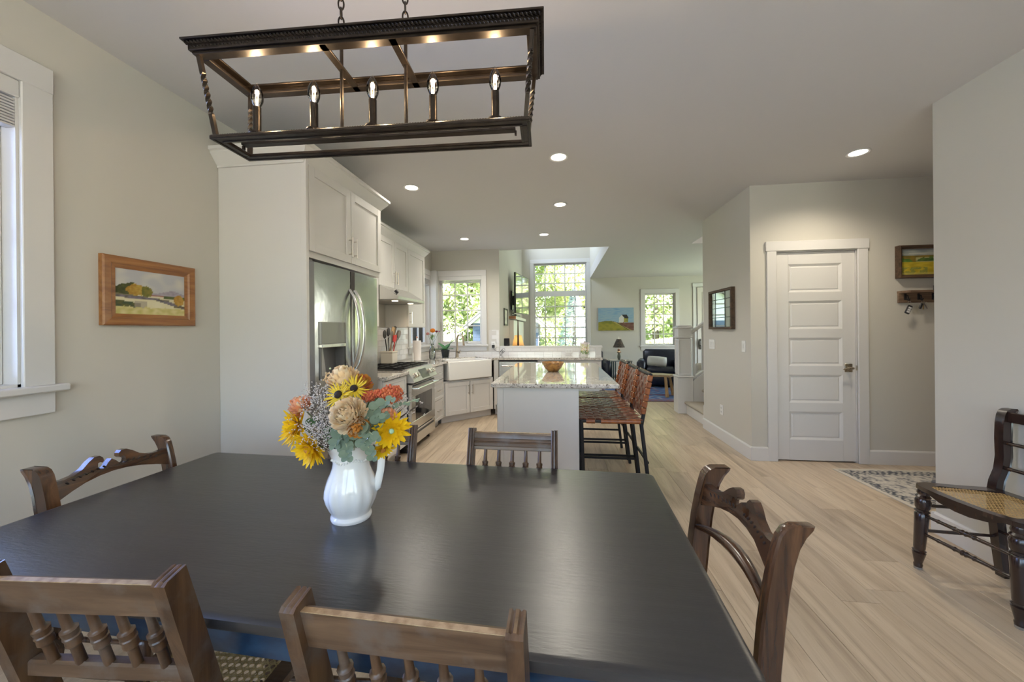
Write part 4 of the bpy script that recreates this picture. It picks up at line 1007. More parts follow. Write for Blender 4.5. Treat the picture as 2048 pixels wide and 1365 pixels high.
# ================================================================ kitchen
def bar_pull(b, L, off=.032, r=.0055):
    """bar handle along local z, standing off toward -y"""
    b.tube([(0, -off, -L / 2), (0, -off, L / 2)], r, 8)
    for s in (-1, 1): b.tube([(0, 0, s * L * .36), (0, -off, s * L * .36)], r * .8, 6)
    return b
PULLV = bar_pull(MB(), .15).mesh('handle', CHROME, True)
_h = bar_pull(MB(), .15); _hh = MB(); _hh.add(_h.v, _h.f, Matrix.Rotation(PI / 2, 4, 'Y')); PULLH = _hh.mesh('handle', CHROME, True)
def shaker(w, h, t=.02, fr=.058):
    b = MB(); g = .0015
    b.box((g, 0, g), (fr, t, h - g), .0015); b.box((w - fr, 0, g), (w - g, t, h - g), .0015); b.box((fr, 0, g), (w - fr, t, fr), .001); b.box((fr, 0, h - fr), (w - fr, t, h - g), .001)
    b.box((fr - .002, .009, fr - .002), (w - fr + .002, t, h - fr + .002)); return b
def cabinet(name, label, loc, rotz, w, d, z0, z1, fronts, toe=0., cat='cabinet', group=None, crown=None, body_y=.021):
    """fronts = (kind, x0, x1, z0, z1, pull); pull = None, 'l', 'r', 'lt', 'rt' (vertical, low or high) or 'h'"""
    t = thing(name, label, cat, loc, rotz, group)
    b = MB(); b.box((0, body_y, z0 + toe), (w, d, z1), .0015); b.build('body', CAB, t)
    if toe: MB().box((.0, .085, z0), (w, d, z0 + toe)).build('toe_kick', CAB, t)
    for kind, x0, x1, a, c, pull in fronts:
        o = shaker(x1 - x0, c - a, fr=.058 if kind == 'door' else .038).build(kind, CAB, t, loc=(x0, 0, a))
        if pull:
            if pull == 'h': h = put('handle', PULLH, o, ((x1 - x0) / 2, 0, (c - a) / 2))
            else:
                hx = .03 if pull[0] == 'l' else (x1 - x0) - .03; hz = (c - a) - .12 if pull.endswith('t') else .12
                h = put('handle', PULLV, o, (hx, 0, hz))
            h['label'] = 'brushed nickel bar pull'
    if crown:
        z = z1; pr, hgt = .075, .115; prof = [(0, 0), (-.012, 0), (-.012, .012), (-.018, .02), (-.030, .036), (-.050, .062), (-.062, .078), (-.062, .088), (-pr, .094), (-pr, hgt), (0, hgt)]
        vs = []; n_ = len(prof); xl, xr = crown
        for side in (0, 1):
            for y, zz in prof: vs.append(((xl[0] + (y if xl[1] else 0)) if side == 0 else (xr[0] - (y if xr[1] else 0)), body_y + y, z - .022 + zz))
        b = MB().add(vs, [tuple(range(n_)), tuple(range(n_, 2 * n_))] + [(i, (i + 1) % n_, (i + 1) % n_ + n_, i + n_) for i in range(n_)])
        for flag, xx, sg in ((xl[1], xl[0], 1), (xr[1], xr[0], -1)):
            if flag:
                vs = [(xx + y * sg, body_y + y, z - .022 + zz) for y, zz in prof] + [(xx + y * sg, d, z - .022 + zz) for y, zz in prof]
                b.add(vs, [tuple(range(n_)), tuple(range(n_, 2 * n_))] + [(i, (i + 1) % n_, (i + 1) % n_ + n_, i + n_) for i in range(n_)])
        b.build('crown_molding', CAB, t, 30)
    return t
XF = -1.60
# refrigerator surround: tall end panel and the cabinet over the fridge
t = thing('end_panel', 'tall white panel enclosing the fridge, facing the dining table', 'panel', (0, 0, 0))
MB().box((XL + .002, 2.222, 0), (XF - .04, 2.245, 2.42)).build('panel', CAB, t); MB().box((XF - .04, 2.219, 0), (XF, 2.245, 2.42), .002).build('edge_stile', CAB, t)
cabinet('fridge_cabinet', 'white double-door cabinet above the steel fridge with crown', (XF, 2.246, 0), PI / 2, 1.0, -(XL - XF) - .004, 1.80, 2.42,
        [('door', .004, .498, 1.84, 2.40, 'r'), ('door', .502, .994, 1.84, 2.40, 'l')], crown=((-.024, True), (1.0, True)))
# refrigerator
fr = thing('refrigerator', 'stainless french door refrigerator with water dispenser', 'refrigerator', (-1.635, 2.262, 0), PI / 2)
FWd, FZ, FT = .93, .62, 1.775
MB().box((0, .06, .02), (FWd, .585, 1.755), .004).build('case', mat('fridge_side_grey', (.30, .29, .28), .45, .4), fr)
def fdoor(x0, x1, z0, z1, hole=None):
    b = MB(); w_ = x1 - x0; nx = 14; front = lambda x: -.030 - .022 * math.sin(PI * min(1, max(0, x / FWd))) if True else 0
    xs = [x0 + w_ * i / nx for i in range(nx + 1)]
    if hole: xs = sorted(set([x for x in xs if not (abs(x - hole[0]) < .02 or abs(x - hole[1]) < .02)] + [hole[0], hole[1]]))
    zs = [z0, z1] if not hole else [z0, hole[2], hole[3], z1]
    def fy(x):
        e = .016; y = front(x); dl = min(x - x0, x1 - x)
        return y + (e - math.sqrt(max(0, e * e - (e - dl) ** 2)) if dl < e else 0)
    for i in range(len(xs) - 1):
        for j in range(len(zs) - 1):
            if hole and hole[0] - 1e-6 <= xs[i] and xs[i + 1] <= hole[1] + 1e-6 and j == 1: continue
            b.add([(xs[i], fy(xs[i]), zs[j]), (xs[i + 1], fy(xs[i + 1]), zs[j]), (xs[i + 1], fy(xs[i + 1]), zs[j + 1]), (xs[i], fy(xs[i]), zs[j + 1])], [(0, 1, 2, 3)])
    for za in (z0, z1):
        P = [(x, fy(x), za) for x in xs] + [(x, .055, za) for x in xs[::-1]]; b.add(P, [tuple(range(len(P)))])
    for xa in (x0, x1): b.add([(xa, fy(xa), z0), (xa, .055, z0), (xa, .055, z1), (xa, fy(xa), z1)], [(0, 1, 2, 3)])
    b.add([(x0, .055, z0), (x1, .055, z0), (x1, .055, z1), (x0, .055, z1)], [(0, 1, 2, 3)])
    return b
HOLE = (.085, .365, .985, 1.375)
dl = fdoor(.003, .463, FZ + .004, FT, HOLE).build('door', STEELW, fr, 40)
dr = fdoor(.467, FWd - .003, FZ + .004, FT).build('door', STEELW, fr, 40)
dw = fdoor(.003, FWd - .003, .08, FZ - .002).build('freezer_drawer', STEELW, fr, 40)
dp = MB(); x0, x1, z0, z1 = HOLE
dp.box((x0 - .004, -.052, 1.225), (x1 + .004, -.030, z1 + .004), .003); dp.build('dispenser_panel', mat('dispenser_grey', (.26, .25, .235), .35, .6), dl)
MB().box((x0 - .004, -.056, 1.200), (x1 + .004, -.030, 1.226), .004).build('dispenser_lip', STEEL, dl)
b = MB(); b.box((x0, .03, z0), (x1, .045, 1.225)); b.box((x0 - .004, -.045, z0 - .004), (x1 + .004, .045, z0 + .012), .003); b.box((x0 - .004, -.045, z0), (x0 + .004, .045, 1.2)); b.box((x1 - .004, -.045, z0), (x1 + .004, .045, 1.2)); b.build('dispenser_recess', mat('recess_grey', (.16, .155, .15), .4, .3), dl)
b = MB(); b.prism([(.13, 1.2), (.175, 1.2), (.215, z0 + .01), (.165, z0 + .01)], .005, .03, 'xz'); b.box((.095, -.01, 1.12), (.13, .02, 1.2), .004); b.build('water_paddle', mat('paddle_grey', (.42, .40, .38), .3, .5), dl)
for x, d_, s in ((.428, dl, -1), (.502, dr, 1)):
    P = [(x, -.05, FT - .145)] + [(x - s * .0, -.052 - .075 * math.sin(PI * q / 12) ** .6, FT - .15 - .62 * q / 12) for q in range(1, 12)] + [(x, -.05, FT - .775)]
    MB().tube(P, .0135, 10, True, .8).build('handle', STEEL, d_, True)
MB().tube([(.12, -.05, FZ - .07), (.14, -.10, FZ - .07), (FWd - .14, -.10, FZ - .07), (FWd - .12, -.05, FZ - .07)], .012, 8).build('handle', STEEL, dw, True)
MB().box((.01, .0, FT - .012), (.07, .09, FT + .022), .005).build('hinge_cover', mat('hinge_grey', (.28, .26, .24), .4, .3), fr)
# uppers over the range wall (front at X = -1.91)
XU = -1.91; UD = XU - XL - .004
cabinet('upper_cabinet', 'white upper cabinet between the fridge cabinet and the hood', (XU, 3.262, 0), PI / 2, .545, UD, 1.36, 2.38, [('door', .003, .271, 1.362, 2.362, 'r'), ('door', .274, .541, 1.362, 2.362, 'l')], crown=((0, False), (.545, False)))
cabinet('upper_cabinet', 'white double-door upper cabinet above the range hood', (XU, 3.81, 0), PI / 2, .79, UD, 1.81, 2.38, [('door', .003, .393, 1.812, 2.362, 'r'), ('door', .397, .787, 1.812, 2.362, 'l')], crown=((0, False), (.79, False)))
cabinet('upper_cabinet', 'tall white single-door upper cabinet right of the range hood', (XU, 4.602, 0), PI / 2, .60, UD, 1.36, 2.38, [('door', .003, .597, 1.362, 2.362, 'l')], crown=((0, False), (.60, True)))
# hood
hd = thing('range_hood', 'slim stainless under-cabinet range hood with two lit lamps', 'range hood', (XL + .004, 3.815, 0), PI / 2)
b = MB(); b.prism([(0, 1.805), (0, 1.655), (-.52, 1.655), (-.53, 1.66), (-.53, 1.685), (-.34, 1.805)], 0, .775, 'yz'); b.build('hood_body', STEEL, hd)
MB().box((.02, -.50, 1.648), (.755, -.02, 1.656)).build('filter_panel', mat('filter_grey', (.34, .33, .31), .4, .8), hd)
HL = mat('hood_lamp', (1, 1, 1), .5, emit=((1.0, .80, .52), 14))
for x in (.16, .60):
    MB().lathe([(.001, 1.643), (.030, 1.643), (.034, 1.649)], 16, MX((x, -.42, 0))).build('hood_lamp', HL, hd)
    l = light('hood_lamp_beam', 'SPOT', (x, -.42, 1.635), 5, (1, .80, .55), shadow_soft_size=.03, spot_size=math.radians(130), spot_blend=.8); l.parent = hd
MB().lathe([(.022, -.006), (.022, .02)], 14, MX((.07, -.475, 1.735), 0, math.radians(50))).build('control_knob', BLACKP, hd, True)

# base run on the left wall
XB = -1.60; BD = XB - XL - .004; ZC = .853
def drawers3(w_): return [('drawer', .003, w_ - .003, .11, .385, 'h'), ('drawer', .003, w_ - .003, .389, .645, 'h'), ('drawer', .003, w_ - .003, .649, ZC - .012, 'h')]
cabinet('base_cabinet', 'white three-drawer base cabinet between fridge and range', (XB, 3.275, 0), PI / 2, .515, BD, 0, ZC, drawers3(.515), toe=.10, group=None)
cabinet('base_cabinet', 'narrow white three-drawer base cabinet right of the range', (XB, 4.585, 0), PI / 2, .475, BD, 0, ZC, drawers3(.475), toe=.10)
t = thing('countertop', 'short granite countertop between fridge and range', 'countertop', (0, 0, 0)); MB().box((XL + .005, 3.27, ZC + .001), (XB + .03, 3.79, ZC + .036), .004).build('slab', GRANITE, t)
# gas range
rg = thing('gas_range', 'stainless gas range with front knobs and dark oven window', 'range', (-1.575, 3.812, 0), PI / 2)
RW = .755
MB().box((.004, .03, .06), (RW - .004, .63, .855), .003).build('range_body', mat('range_side', (.03, .03, .032), .4, .3), rg)
for sx in (.03, RW - .05): MB().box((sx, .05, 0), (sx + .02, .58, .06)).build('foot', BLACKP, rg)
od = MB(); od.box((.004, -.018, .235), (RW - .004, .03, .335), .004); od.box((.004, -.018, .60), (RW - .004, .03, .735), .004); od.box((.004, -.018, .335), (.115, .03, .60), .004); od.box((RW - .115, -.018, .335), (RW - .004, .03, .60), .004); od = od.build('oven_door', STEEL, rg)
MB().box((.113, -.012, .333), (RW - .113, .02, .602)).build('oven_window', DARKG, od)
b = MB(); b.tube([(.05, -.018, .69), (.05, -.075, .69), (RW - .05, -.075, .69), (RW - .05, -.018, .69)], .013, 10, True, 1.0); b.build('handle', STEEL, od, True)
MB().box((.03, -.019, .712), (RW - .03, -.016, .728)).build('vent_slot', BLACKP, od)
dwr = MB().box((.004, -.018, .075), (RW - .004, .03, .225), .004).build('storage_drawer', STEEL, rg)
MB().box((.06, -.021, .185), (RW - .06, -.016, .207)).build('pull_recess', mat('recess_dark', (.10, .10, .10), .5, .5), dwr)
cp = MB(); cp.prism([(-.045, .755), (-.05, .765), (.03, .895), (.08, .900), (.08, .755)], .002, RW - .002, 'yz'); cp = cp.build('control_panel', mat('range_panel_steel', (.55, .54, .52), .40, 1.0), rg)
tilt = math.atan2(.08, .13)
def onpanel(x, s): return Vector((x, -.05 + .08 * s, .765 + .13 * s))
nrm = Vector((0, -.13, .08)).normalized()
for x in (.095, .165, .235, .535, .605, .675)[:6]:
    if x == .235: continue
    p = onpanel(x, .45); b = MB(); b.turn(p, p + nrm * .034, [(0, .031), (.15, .031), (.2, .026), (.9, .024), (1, .020)], 14); b.box((-.004, -.019, .030), (.004, .019, .040), .001, Matrix.Translation(p) @ nrm.to_track_quat('Z', 'Y').to_matrix().to_4x4()); b.build('knob', mat('knob_steel', (.66, .62, .55), .22, 1.0), cp, True)
b = MB(); M = Matrix.Translation(onpanel(.385, .45)) @ nrm.to_track_quat('Z', 'Y').to_matrix().to_4x4(); b.box((-.115, -.055, 0), (.115, .055, .003), 0, M); b.build('display', mat('display_black', (.03, .032, .034), .3), cp)
MB().box((.004, .05, .86), (RW - .004, .63, .888), .004).build('cooktop', BLACK, rg)
for g in range(3):
    b = MB(); x0 = .02 + g * .243; x1 = x0 + .232
    for y in (.075, .20, .345, .47, .605): b.box((x0, y - .006, .903), (x1, y + .006, .918), .002)
    for x in (x0 + .006, (x0 + x1) / 2, x1 - .006): b.box((x - .006, .07, .903), (x + .006, .61, .918), .002)
    for x in (x0 + .006, x1 - .006):
        for y in (.075, .605): b.box((x - .006, y - .006, .887), (x + .006, y + .006, .905))
    b.build('burner_grate', BLACK, rg)
for x, y in ((.14, .2), (.14, .47), (.62, .2), (.62, .47), (.38, .34)): MB().lathe([(.001, .886), (.045, .887), (.045, .897), (.03, .902), (.001, .903)], 14, MX((x, y, 0))).build('burner', BLACK, rg, True)
# diagonal sink base
SX, SY = -1.60, 5.07; dgl = Vector((.6, .6)); SL = dgl.length
DG = PI / 4
cabinet('sink_cabinet', 'white diagonal corner cabinet with two doors under the farmhouse sink', (SX, SY, 0), DG, SL, .55, 0, ZC - .26, [('door', .02, SL / 2 - .002, .11, .575, 'rt'), ('door', SL / 2 + .002, SL - .02, .11, .575, 'lt')], toe=.10)
sk = thing('farmhouse_sink', 'white apron-front farmhouse sink set across the kitchen corner', 'sink', (SX, SY, 0), DG)
W_ = .735; sx0 = (SL - W_) / 2
b = MB(); z0, z1 = ZC - .245, ZC + .02; b.box((sx0, -.045, z0), (sx0 + W_, -.012, z1), .012); b.build('apron_front', PORC, sk, 40)
b = MB(); b.box((sx0, -.012, z0), (sx0 + .03, .42, z1), .006); b.box((sx0 + W_ - .03, -.012, z0), (sx0 + W_, .42, z1), .006); b.box((sx0 + .03, .39, z0), (sx0 + W_ - .03, .42, z1), .006); b.box((sx0 + .03, -.012, z0), (sx0 + W_ - .03, .39, z0 + .03)); b.build('basin', PORC, sk, 40)
# side fillers of the sink cabinet
def wpt(u, v): return (SX + (u - v) * .70711, SY + (u + v) * .70711)
# long countertop: left of range corner, around the sink and along the half wall
BY = 5.72
P = [(XL + .005, 4.57), (XB + .03, 4.57), (XB + .03, 5.07), wpt(sx0 - .004, -.03), wpt(sx0 - .004, .43), wpt(sx0 + W_ + .004, .43), wpt(sx0 + W_ + .004, -.03), (-.985, BY - .035), (.64, BY - .035), (.64, YK - .012), (XL + .005, YK - .012)]
t = thing('countertop', 'granite countertop around the farmhouse sink and along the half wall', 'countertop', (0, 0, 0)); MB().prism(P, ZC + .001, ZC + .036, 'xy').build('slab', GRANITE, t)
# back run: filler, dishwasher, cabinet
t = thing('filler_cabinet', 'narrow white filler between the sink and the dishwasher', 'cabinet', (0, 0, 0)); MB().box((-1.0, BY - .035, .1), (-.928, BY + .6, ZC), .002).build('stile', CAB, t); MB().box((-1.0, BY + .06, 0), (-.928, BY + .6, .1)).build('toe_kick', CAB, t)
dwm = thing('dishwasher', 'stainless dishwasher with a dark top edge beside the sink', 'dishwasher', (-.925, BY, 0), 0)
MB().box((.003, .02, .1), (.592, .6, ZC - .012)).build('tub', BLACKP, dwm); b = MB().box((.003, -.012, .12), (.592, .02, .828), .004).build('door', STEEL, dwm)
MB().tube([(.05, -.012, .76), (.06, -.05, .765), (.535, -.05, .765), (.545, -.012, .76)], .011, 8).build('handle', STEEL, b, True)
MB().box((.003, -.010, .83), (.592, .02, ZC - .013)).build('control_strip', BLACKP, dwm); MB().box((.01, .06, 0), (.585, .09, .1)).build('toe_panel', BLACKP, dwm)
cabinet('base_cabinet', 'white cabinet at the right end of the half wall counter', (-.328, BY, 0), 0, .95, .65, 0, ZC, [('drawer', .003, .473, .67, .84, 'h'), ('drawer', .477, .947, .67, .84, 'h'), ('door', .003, .473, .11, .665, 'rt'), ('door', .477, .947, .11, .665, 'lt')], toe=.10)

# faucet
fc = thing('faucet', 'tall gooseneck faucet with a side lever behind the sink', 'faucet', (-1.60, 5.77, ZC + .036), math.radians(-45))
NK = mat('warm_nickel', (.34, .27, .20), .32, 1.0)
P = [(0, 0, .0), (0, 0, .27)] + [(.095 - .095 * math.cos(a), 0, .27 + .095 * math.sin(a)) for a in [PI * q / 10 for q in range(1, 10)]] + [(.195, 0, .24)]
MB().lathe([(.027, 0), (.026, .012), (.024, .05), (.020, .13), (.0165, .2)], 14).build('base', NK, fc, True); MB().tube(P[1:2] + P[1:], .0115, 10).build('neck', NK, fc, True) if False else MB().tube([(0, 0, .19)] + P[1:], .0155, 10).build('neck', NK, fc, True)
MB().tube([(.1895, 0, .285), (.198, 0, .225), (.205, 0, .19)], [.017, .020, .021], 10).build('spray_head', NK, fc, True)
MB().tube([(.015, 0, .085), (.075, .0, .075), (.085, 0, .10), (.098, 0, .125)], [.013, .012, .006, .005], 8).build('lever', NK, fc, True)
# orchid in a black pot
oc = thing('potted_orchid', 'leafy orchid with a bare stem in a dark nursery pot by the window', 'plant', (-1.80, 5.80, ZC + .036))
MB().lathe([(.048, 0), (.052, .004), (.066, .105), (.070, .108), (.070, .118), (.062, .118), (.058, .10), (.001, .10)], 18).build('pot', mat('nursery_pot', (.018, .024, .026), .45), oc, True)
GR = leafmat('orchid_leaf', (.06, .18, .06), (.10, .25, .10), .25)
for a, L, up in ((20, .22, 1.0), (150, .20, .75), (200, .18, .25), (330, .18, .3), (80, .18, .7), (265, .18, .35)):
    me = petal_mesh('leaf', L, .085, GR, -.25, 7, .1); o = put('leaf', me, oc); o.matrix_local = Matrix.Translation((0, 0, .112)) @ Matrix.Rotation(math.radians(a), 4, 'Z') @ Matrix.Rotation(-up, 4, 'Y')
MB().tube([(.01, 0, .11), (.07, .01, .20), (.13, .01, .33), (.16, .01, .46)], .003, 6).build('flower_stem', mat('orchid_stem', (.06, .07, .04), .6), oc, True)
MB().tube([(.01, .01, .11), (.06, .02, .19), (.12, .02, .30)], .0028, 6).build('flower_stem', mat('orchid_stem'), oc, True)
# bud vase with flowers
bv = thing('glass_vase', 'clear glass bottle vase on the counter corner', 'vase', (-1.885, 5.42, ZC + .036))
MB().lathe([(.001, .003), (.040, .003), (.046, .012), (.046, .10), (.040, .15), (.024, .185), (.020, .215), (.024, .228), (.022, .226), (.017, .21), (.019, .185), (.036, .15), (.042, .10), (.042, .012), (.001, .008)], 20).build('bottle', CGLASS, bv, True)
def small_flower(label, x, y, z, m, R):
    base_ = Vector((-1.885, 5.42, ZC + .046)); t = thing('cut_flower', label, 'flower', (x, y, z)); b = MB()
    for i in range(70):
        zz = 1 - 2 * (i + .5) / 70; a = i * 2.4; rr = math.sqrt(1 - zz * zz); b.ball(Vector((rr * math.cos(a), rr * math.sin(a), zz * .8)) * R, R * .2, 5, 3)
    b.ball((0, 0, 0), R * .9, 8, 6, (1, 1, .8)); b.build('bloom', m, t, True); p = base_ - Vector((x, y, z)); MB().tube([(0, 0, 0), (p.x * .75, p.y * .75, p.z * .40), (p.x, p.y, p.z * .62), p], .0022, 5).build('stem', STEMG, t, True)
small_flower('orange ball flower in the glass bottle vase', -1.872, 5.41, 1.315, mat('marigold', (.82, .28, .03), .7), .034)
small_flower('small pink flower left in the glass bottle vase', -1.945, 5.40, 1.268, mat('dusty_pink', (.62, .28, .26), .7), .022)
small_flower('dark wine flower right in the glass bottle vase', -1.815, 5.42, 1.300, mat('wine_red', (.16, .01, .04), .7), .017)
small_flower('tiny magenta flower farthest right in the glass bottle vase', -1.775, 5.42, 1.302, mat('magenta', (.42, .05, .22), .7), .010)
t = thing('leafy_sprig', 'green foliage in the neck of the glass bottle vase', 'foliage', (-1.885, 5.42, 1.16)); b = MB(); gm = leafmat('vase_leaf', (.16, .30, .10), (.30, .42, .20), .3); me = petal_mesh('leaf', .075, .024, gm, -.1)
for i in range(9): o = put('leaf', me, t); o.matrix_local = Matrix.Translation((0, 0, .01 * i)) @ Matrix.Rotation(i * 2.4, 4, 'Z') @ Matrix.Rotation(-.95 + .06 * i, 4, 'Y')
MB().tube([(0, 0, -.2), (0, 0, .1)], .003, 5).build('stem', STEMG, t)
# paper towel holder
pp = thing('paper_towel_holder', 'steel paper towel holder with a white roll beside the range', 'paper towel holder', (-1.93, 4.93, ZC + .036))
MB().lathe([(.001, 0), (.085, 0), (.087, .004), (.085, .012), (.001, .014)], 22).build('base', CHROME, pp, True); MB().tube([(0, 0, .01), (0, 0, .33)], .006, 8).build('post', CHROME, pp, True); MB().ball((0, 0, .335), .014, 10, 6).build('finial', mat('copper', (.55, .28, .20), .3, 1), pp, True)
MB().lathe([(.018, .016), (.055, .016), (.055, .29), (.018, .29), (.018, .016)], 22, None, False).build('paper_roll', mat('paper', (.84, .80, .78), .9), pp, 40)
MB().tube([(-.03, -.074, .01), (-.03, -.074, .125)], .0065, 8).build('tension_arm', CHROME, pp, True)
# utensil crock and utensils
ck = thing('utensil_crock', 'square cream crock of cooking utensils behind the range', 'crock', (-2.095, 4.43, ZC + .06))
RBB = mat('crock_glaze', (.70, .64, .54), .35)
b = MB(); b.box((-.075, -.075, 0), (.075, .075, .15), .006); b.box((-.080, -.080, .13), (.080, .080, .152), .004); b.build('crock', RBB, ck)
t = None
def utensil(name, label, dx, dy, tiltx, L, kind, m, hm=None):
    t = thing(name, label, 'utensil', (-2.095 + dx, 4.43 + dy, ZC + .06 + .152)); t.rotation_euler = (0, 0, 0)
    M = Matrix.Rotation(tiltx, 4, 'X') @ Matrix.Rotation(.12, 4, 'Y')
    h = MB(); h.tube([(0, 0, -.0), (0, 0, L * .58)], .006, 6); hb = MB(); hb.add(h.v, h.f, M); hb.build('handle', hm or m, t, True)
    h = MB()
    if kind == 'spoon': h.ball((0, 0, L * .8), .042, 10, 7, (.35, 1, 1.35))
    elif kind == 'turner': h.prism([(-.02, L * .55), (.02, L * .55), (.050, L * .7), (.048, L), (-.048, L), (-.050, L * .7)], -.003, .003, 'yz')
    elif kind == 'whisk':
        for q in range(6):
            a = PI * q / 6; h.tube([(0, 0, L * .55)] + [(.034 * math.cos(a) * math.sin(PI * u / 8) , .034 * math.sin(a) * math.sin(PI * u / 8), L * (.55 + .45 * u / 8)) for u in range(1, 8)] + [(0, 0, L)], .0018, 5)
    elif kind == 'tongs': h.box((-.006, -.02, L * .5), (.006, -.012, L), .002); h.box((-.006, .012, L * .5), (.006, .02, L), .002)
    hb = MB(); hb.add(h.v, h.f, M); hb.build('head', m, t, True)
BU = mat('utensil_black', (.020, .017, .015), .45); WU = woodmat('utensil_wood', (.40, .24, .11), (.52, .34, .17), (.60, .42, .24), .5, 'z'); RU = mat('utensil_red', (.62, .03, .02), .35); GU = mat('utensil_grey', (.22, .19, .17), .45)
utensil('serving_spoon', 'black serving spoon leaning farthest left in the utensil crock', 0, -.06, .50, .30, 'spoon', BU)
utensil('slotted_turner', 'black turner standing up at the left of the utensil crock', .02, -.045, .30, .31, 'spoon', BU)
utensil('wooden_spoon', 'wooden spoon in the middle of the utensil crock', .0, .02, -.14, .30, 'turner', WU)
utensil('spatula', 'bright red spatula at the front of the utensil crock', .06, -.0, .05, .20, 'turner', RU)
utensil('whisk', 'steel whisk between the spoons in the utensil crock', -.02, -.02, .10, .27, 'whisk', CHROME)
utensil('pasta_fork', 'dark toothed server at the back of the utensil crock', .0, .035, -.25, .32, 'tongs', BU)
utensil('ladle', 'grey ladle leaning right in the utensil crock', .03, .06, -.48, .29, 'spoon', GU)
utensil('flat_spatula', 'grey flat spatula leaning farthest right in the utensil crock', .0, .06, -.62, .29, 'turner', GU)
utensil('tongs', 'steel tongs left of the red spatula in the utensil crock', .045, -.03, .18, .25, 'tongs', CHROME)
# outlets, charger, canister, speaker
def plate(name, label, loc, rotz, w_, h_, kind):
    t = thing(name, label, 'outlet' if kind.startswith('o') else 'light switch', loc, rotz); WP = mat('switch_plate', (.80, .79, .76), .4)
    MB().box((-w_ / 2, -.006, -h_ / 2), (w_ / 2, 0, h_ / 2), .003).build('plate', WP, t)
    if kind == 'o1':
        for z in (-.022, .022): MB().box((-.017, -.008, z - .016), (.017, -.005, z + .016), .003).build('socket', mat('socket_face', (.70, .69, .66), .4), t); b = MB(); b.box((-.009, -.0085, z - .005), (-.006, -.0075, z + .006)); b.box((.006, -.0085, z - .005), (.009, -.0075, z + .006)); b.build('slot', BLACKP, t)
    elif kind == 'o2':
        for x in (-.022, .022): MB().box((x - .016, -.008, -.017), (x + .016, -.005, .017), .003).build('socket', mat('socket_face', (.70, .69, .66), .4), t)
    elif kind == 's3':
        for x in (-.046, 0, .046): MB().box((x - .016, -.011, -.033), (x + .016, -.005, .033), .004).build('rocker', WP, t)
    else: MB().box((-.016, -.011, -.033), (.016, -.005, .033), .004).build('rocker', WP, t); MB().box((.006, -.012, -.02), (.012, -.010, .02)).build('dimmer_slider', mat('slider_grey', (.45, .44, .43), .5), t)
    return t
plate('wall_outlet', 'white outlet with a black charger on the tile right of the kitchen window', (-1.128, YK - .0105, 1.055), 0, .075, .12, 'o1')
plate('wall_outlet', 'white double outlet on the tiled half wall', (.165, YK - .0105, .945), 0, .12, .075, 'o2')
pl = thing('charger', 'black charger plugged in right of the kitchen window', 'charger', (-1.128, YK - .020, 1.033)); MB().box((-.024, -.03, -.024), (.024, 0, .024), .005).build('plug_body', BLACKP, pl)
MB().tube([(.0, -.03, -.02), (.02, -.03, -.06), (.06, -.03, -.085), (.12, -.04, -.095), (.15, -.045, -.075), (.165, -.05, -.05), (.17, -.05, -.08), (.15, -.05, -.13), (.125, -.06, -.13), (.13, -.07, -.142)], .0028, 6).build('cord', BLACKP, pl, True)
b = MB()
for k_ in range(3):
    P = [(.145 + .02 * k_ + .028 * math.cos(q * PI / 6), -.055 - .006 * k_, -.108 + .022 * k_ + .03 * math.sin(q * PI / 6)) for q in range(12)]; b.tube(P, .0026, 5)
b.build('coiled_cord', BLACKP, pl, True)
sp = thing('smart_speaker', 'small black box speaker standing on the half wall ledge', 'speaker', (-.905, YK + .06, 1.0352)); MB().box((-.048, -.02, 0), (.048, .03, .135), .006).build('case', BLACKP, sp); MB().box((-.043, -.022, .006), (.043, -.019, .129), .004).build('front_screen', DARKG, sp)
cn = thing('canister', 'white flower-painted canister on the half wall counter', 'canister', (.415, 6.20, ZC + .036))
def canp(u, v):
    f = nz(u, v, 9, 3) + .4 * nz(u, v, 22, 7); c = (.74, .70, .62)
    if v < .45 + .15 * f and f > -.25: c = mixc((.10, .17, .05), (.24, .30, .12), .5 + f)
    if v > .35 and f > .12: c = mixc((.20, .28, .10), (.55, .50, .12), .5 + f)
    if .3 < v < .75 and nz(u, v, 13, 11) > .33: c = (.62, .22, .05)
    if v < .12: c = (.60, .58, .52)
    return c
vs = []; cs_ = []; fs = []; nu, nv = 40, 20
for j in range(nv + 1):
    for i in range(nu):
        a = 2 * PI * i / nu; vs.append((.072 * math.cos(a), .072 * math.sin(a), .185 * j / nv)); cs_.append(canp(abs(i / nu * 2 - 1) * 2, j / nv))
for j in range(nv):
    for i in range(nu): a, b_ = j * nu + i, j * nu + (i + 1) % nu; fs.append((a, b_, b_ + nu, a + nu))
fs.append(tuple(range(nu))[::-1]); me = bpy.data.meshes.new('canister_body'); me.from_pydata(vs, [], fs); at = me.color_attributes.new('Col', 'FLOAT_COLOR', 'POINT'); at.data.foreach_set('color', [x for c in cs_ for x in (*c, 1.0)]); me.materials.append(mat('printed_glaze', (1, 1, 1), .25, vcol=True)); put('canister_body', me, cn)
MB().lathe([(.073, .185), (.076, .187), (.076, .205), (.070, .212), (.02, .215), (.018, .232), (.001, .236)], 24).build('lid', mat('lid_glaze', (.62, .55, .54), .3), cn, True)

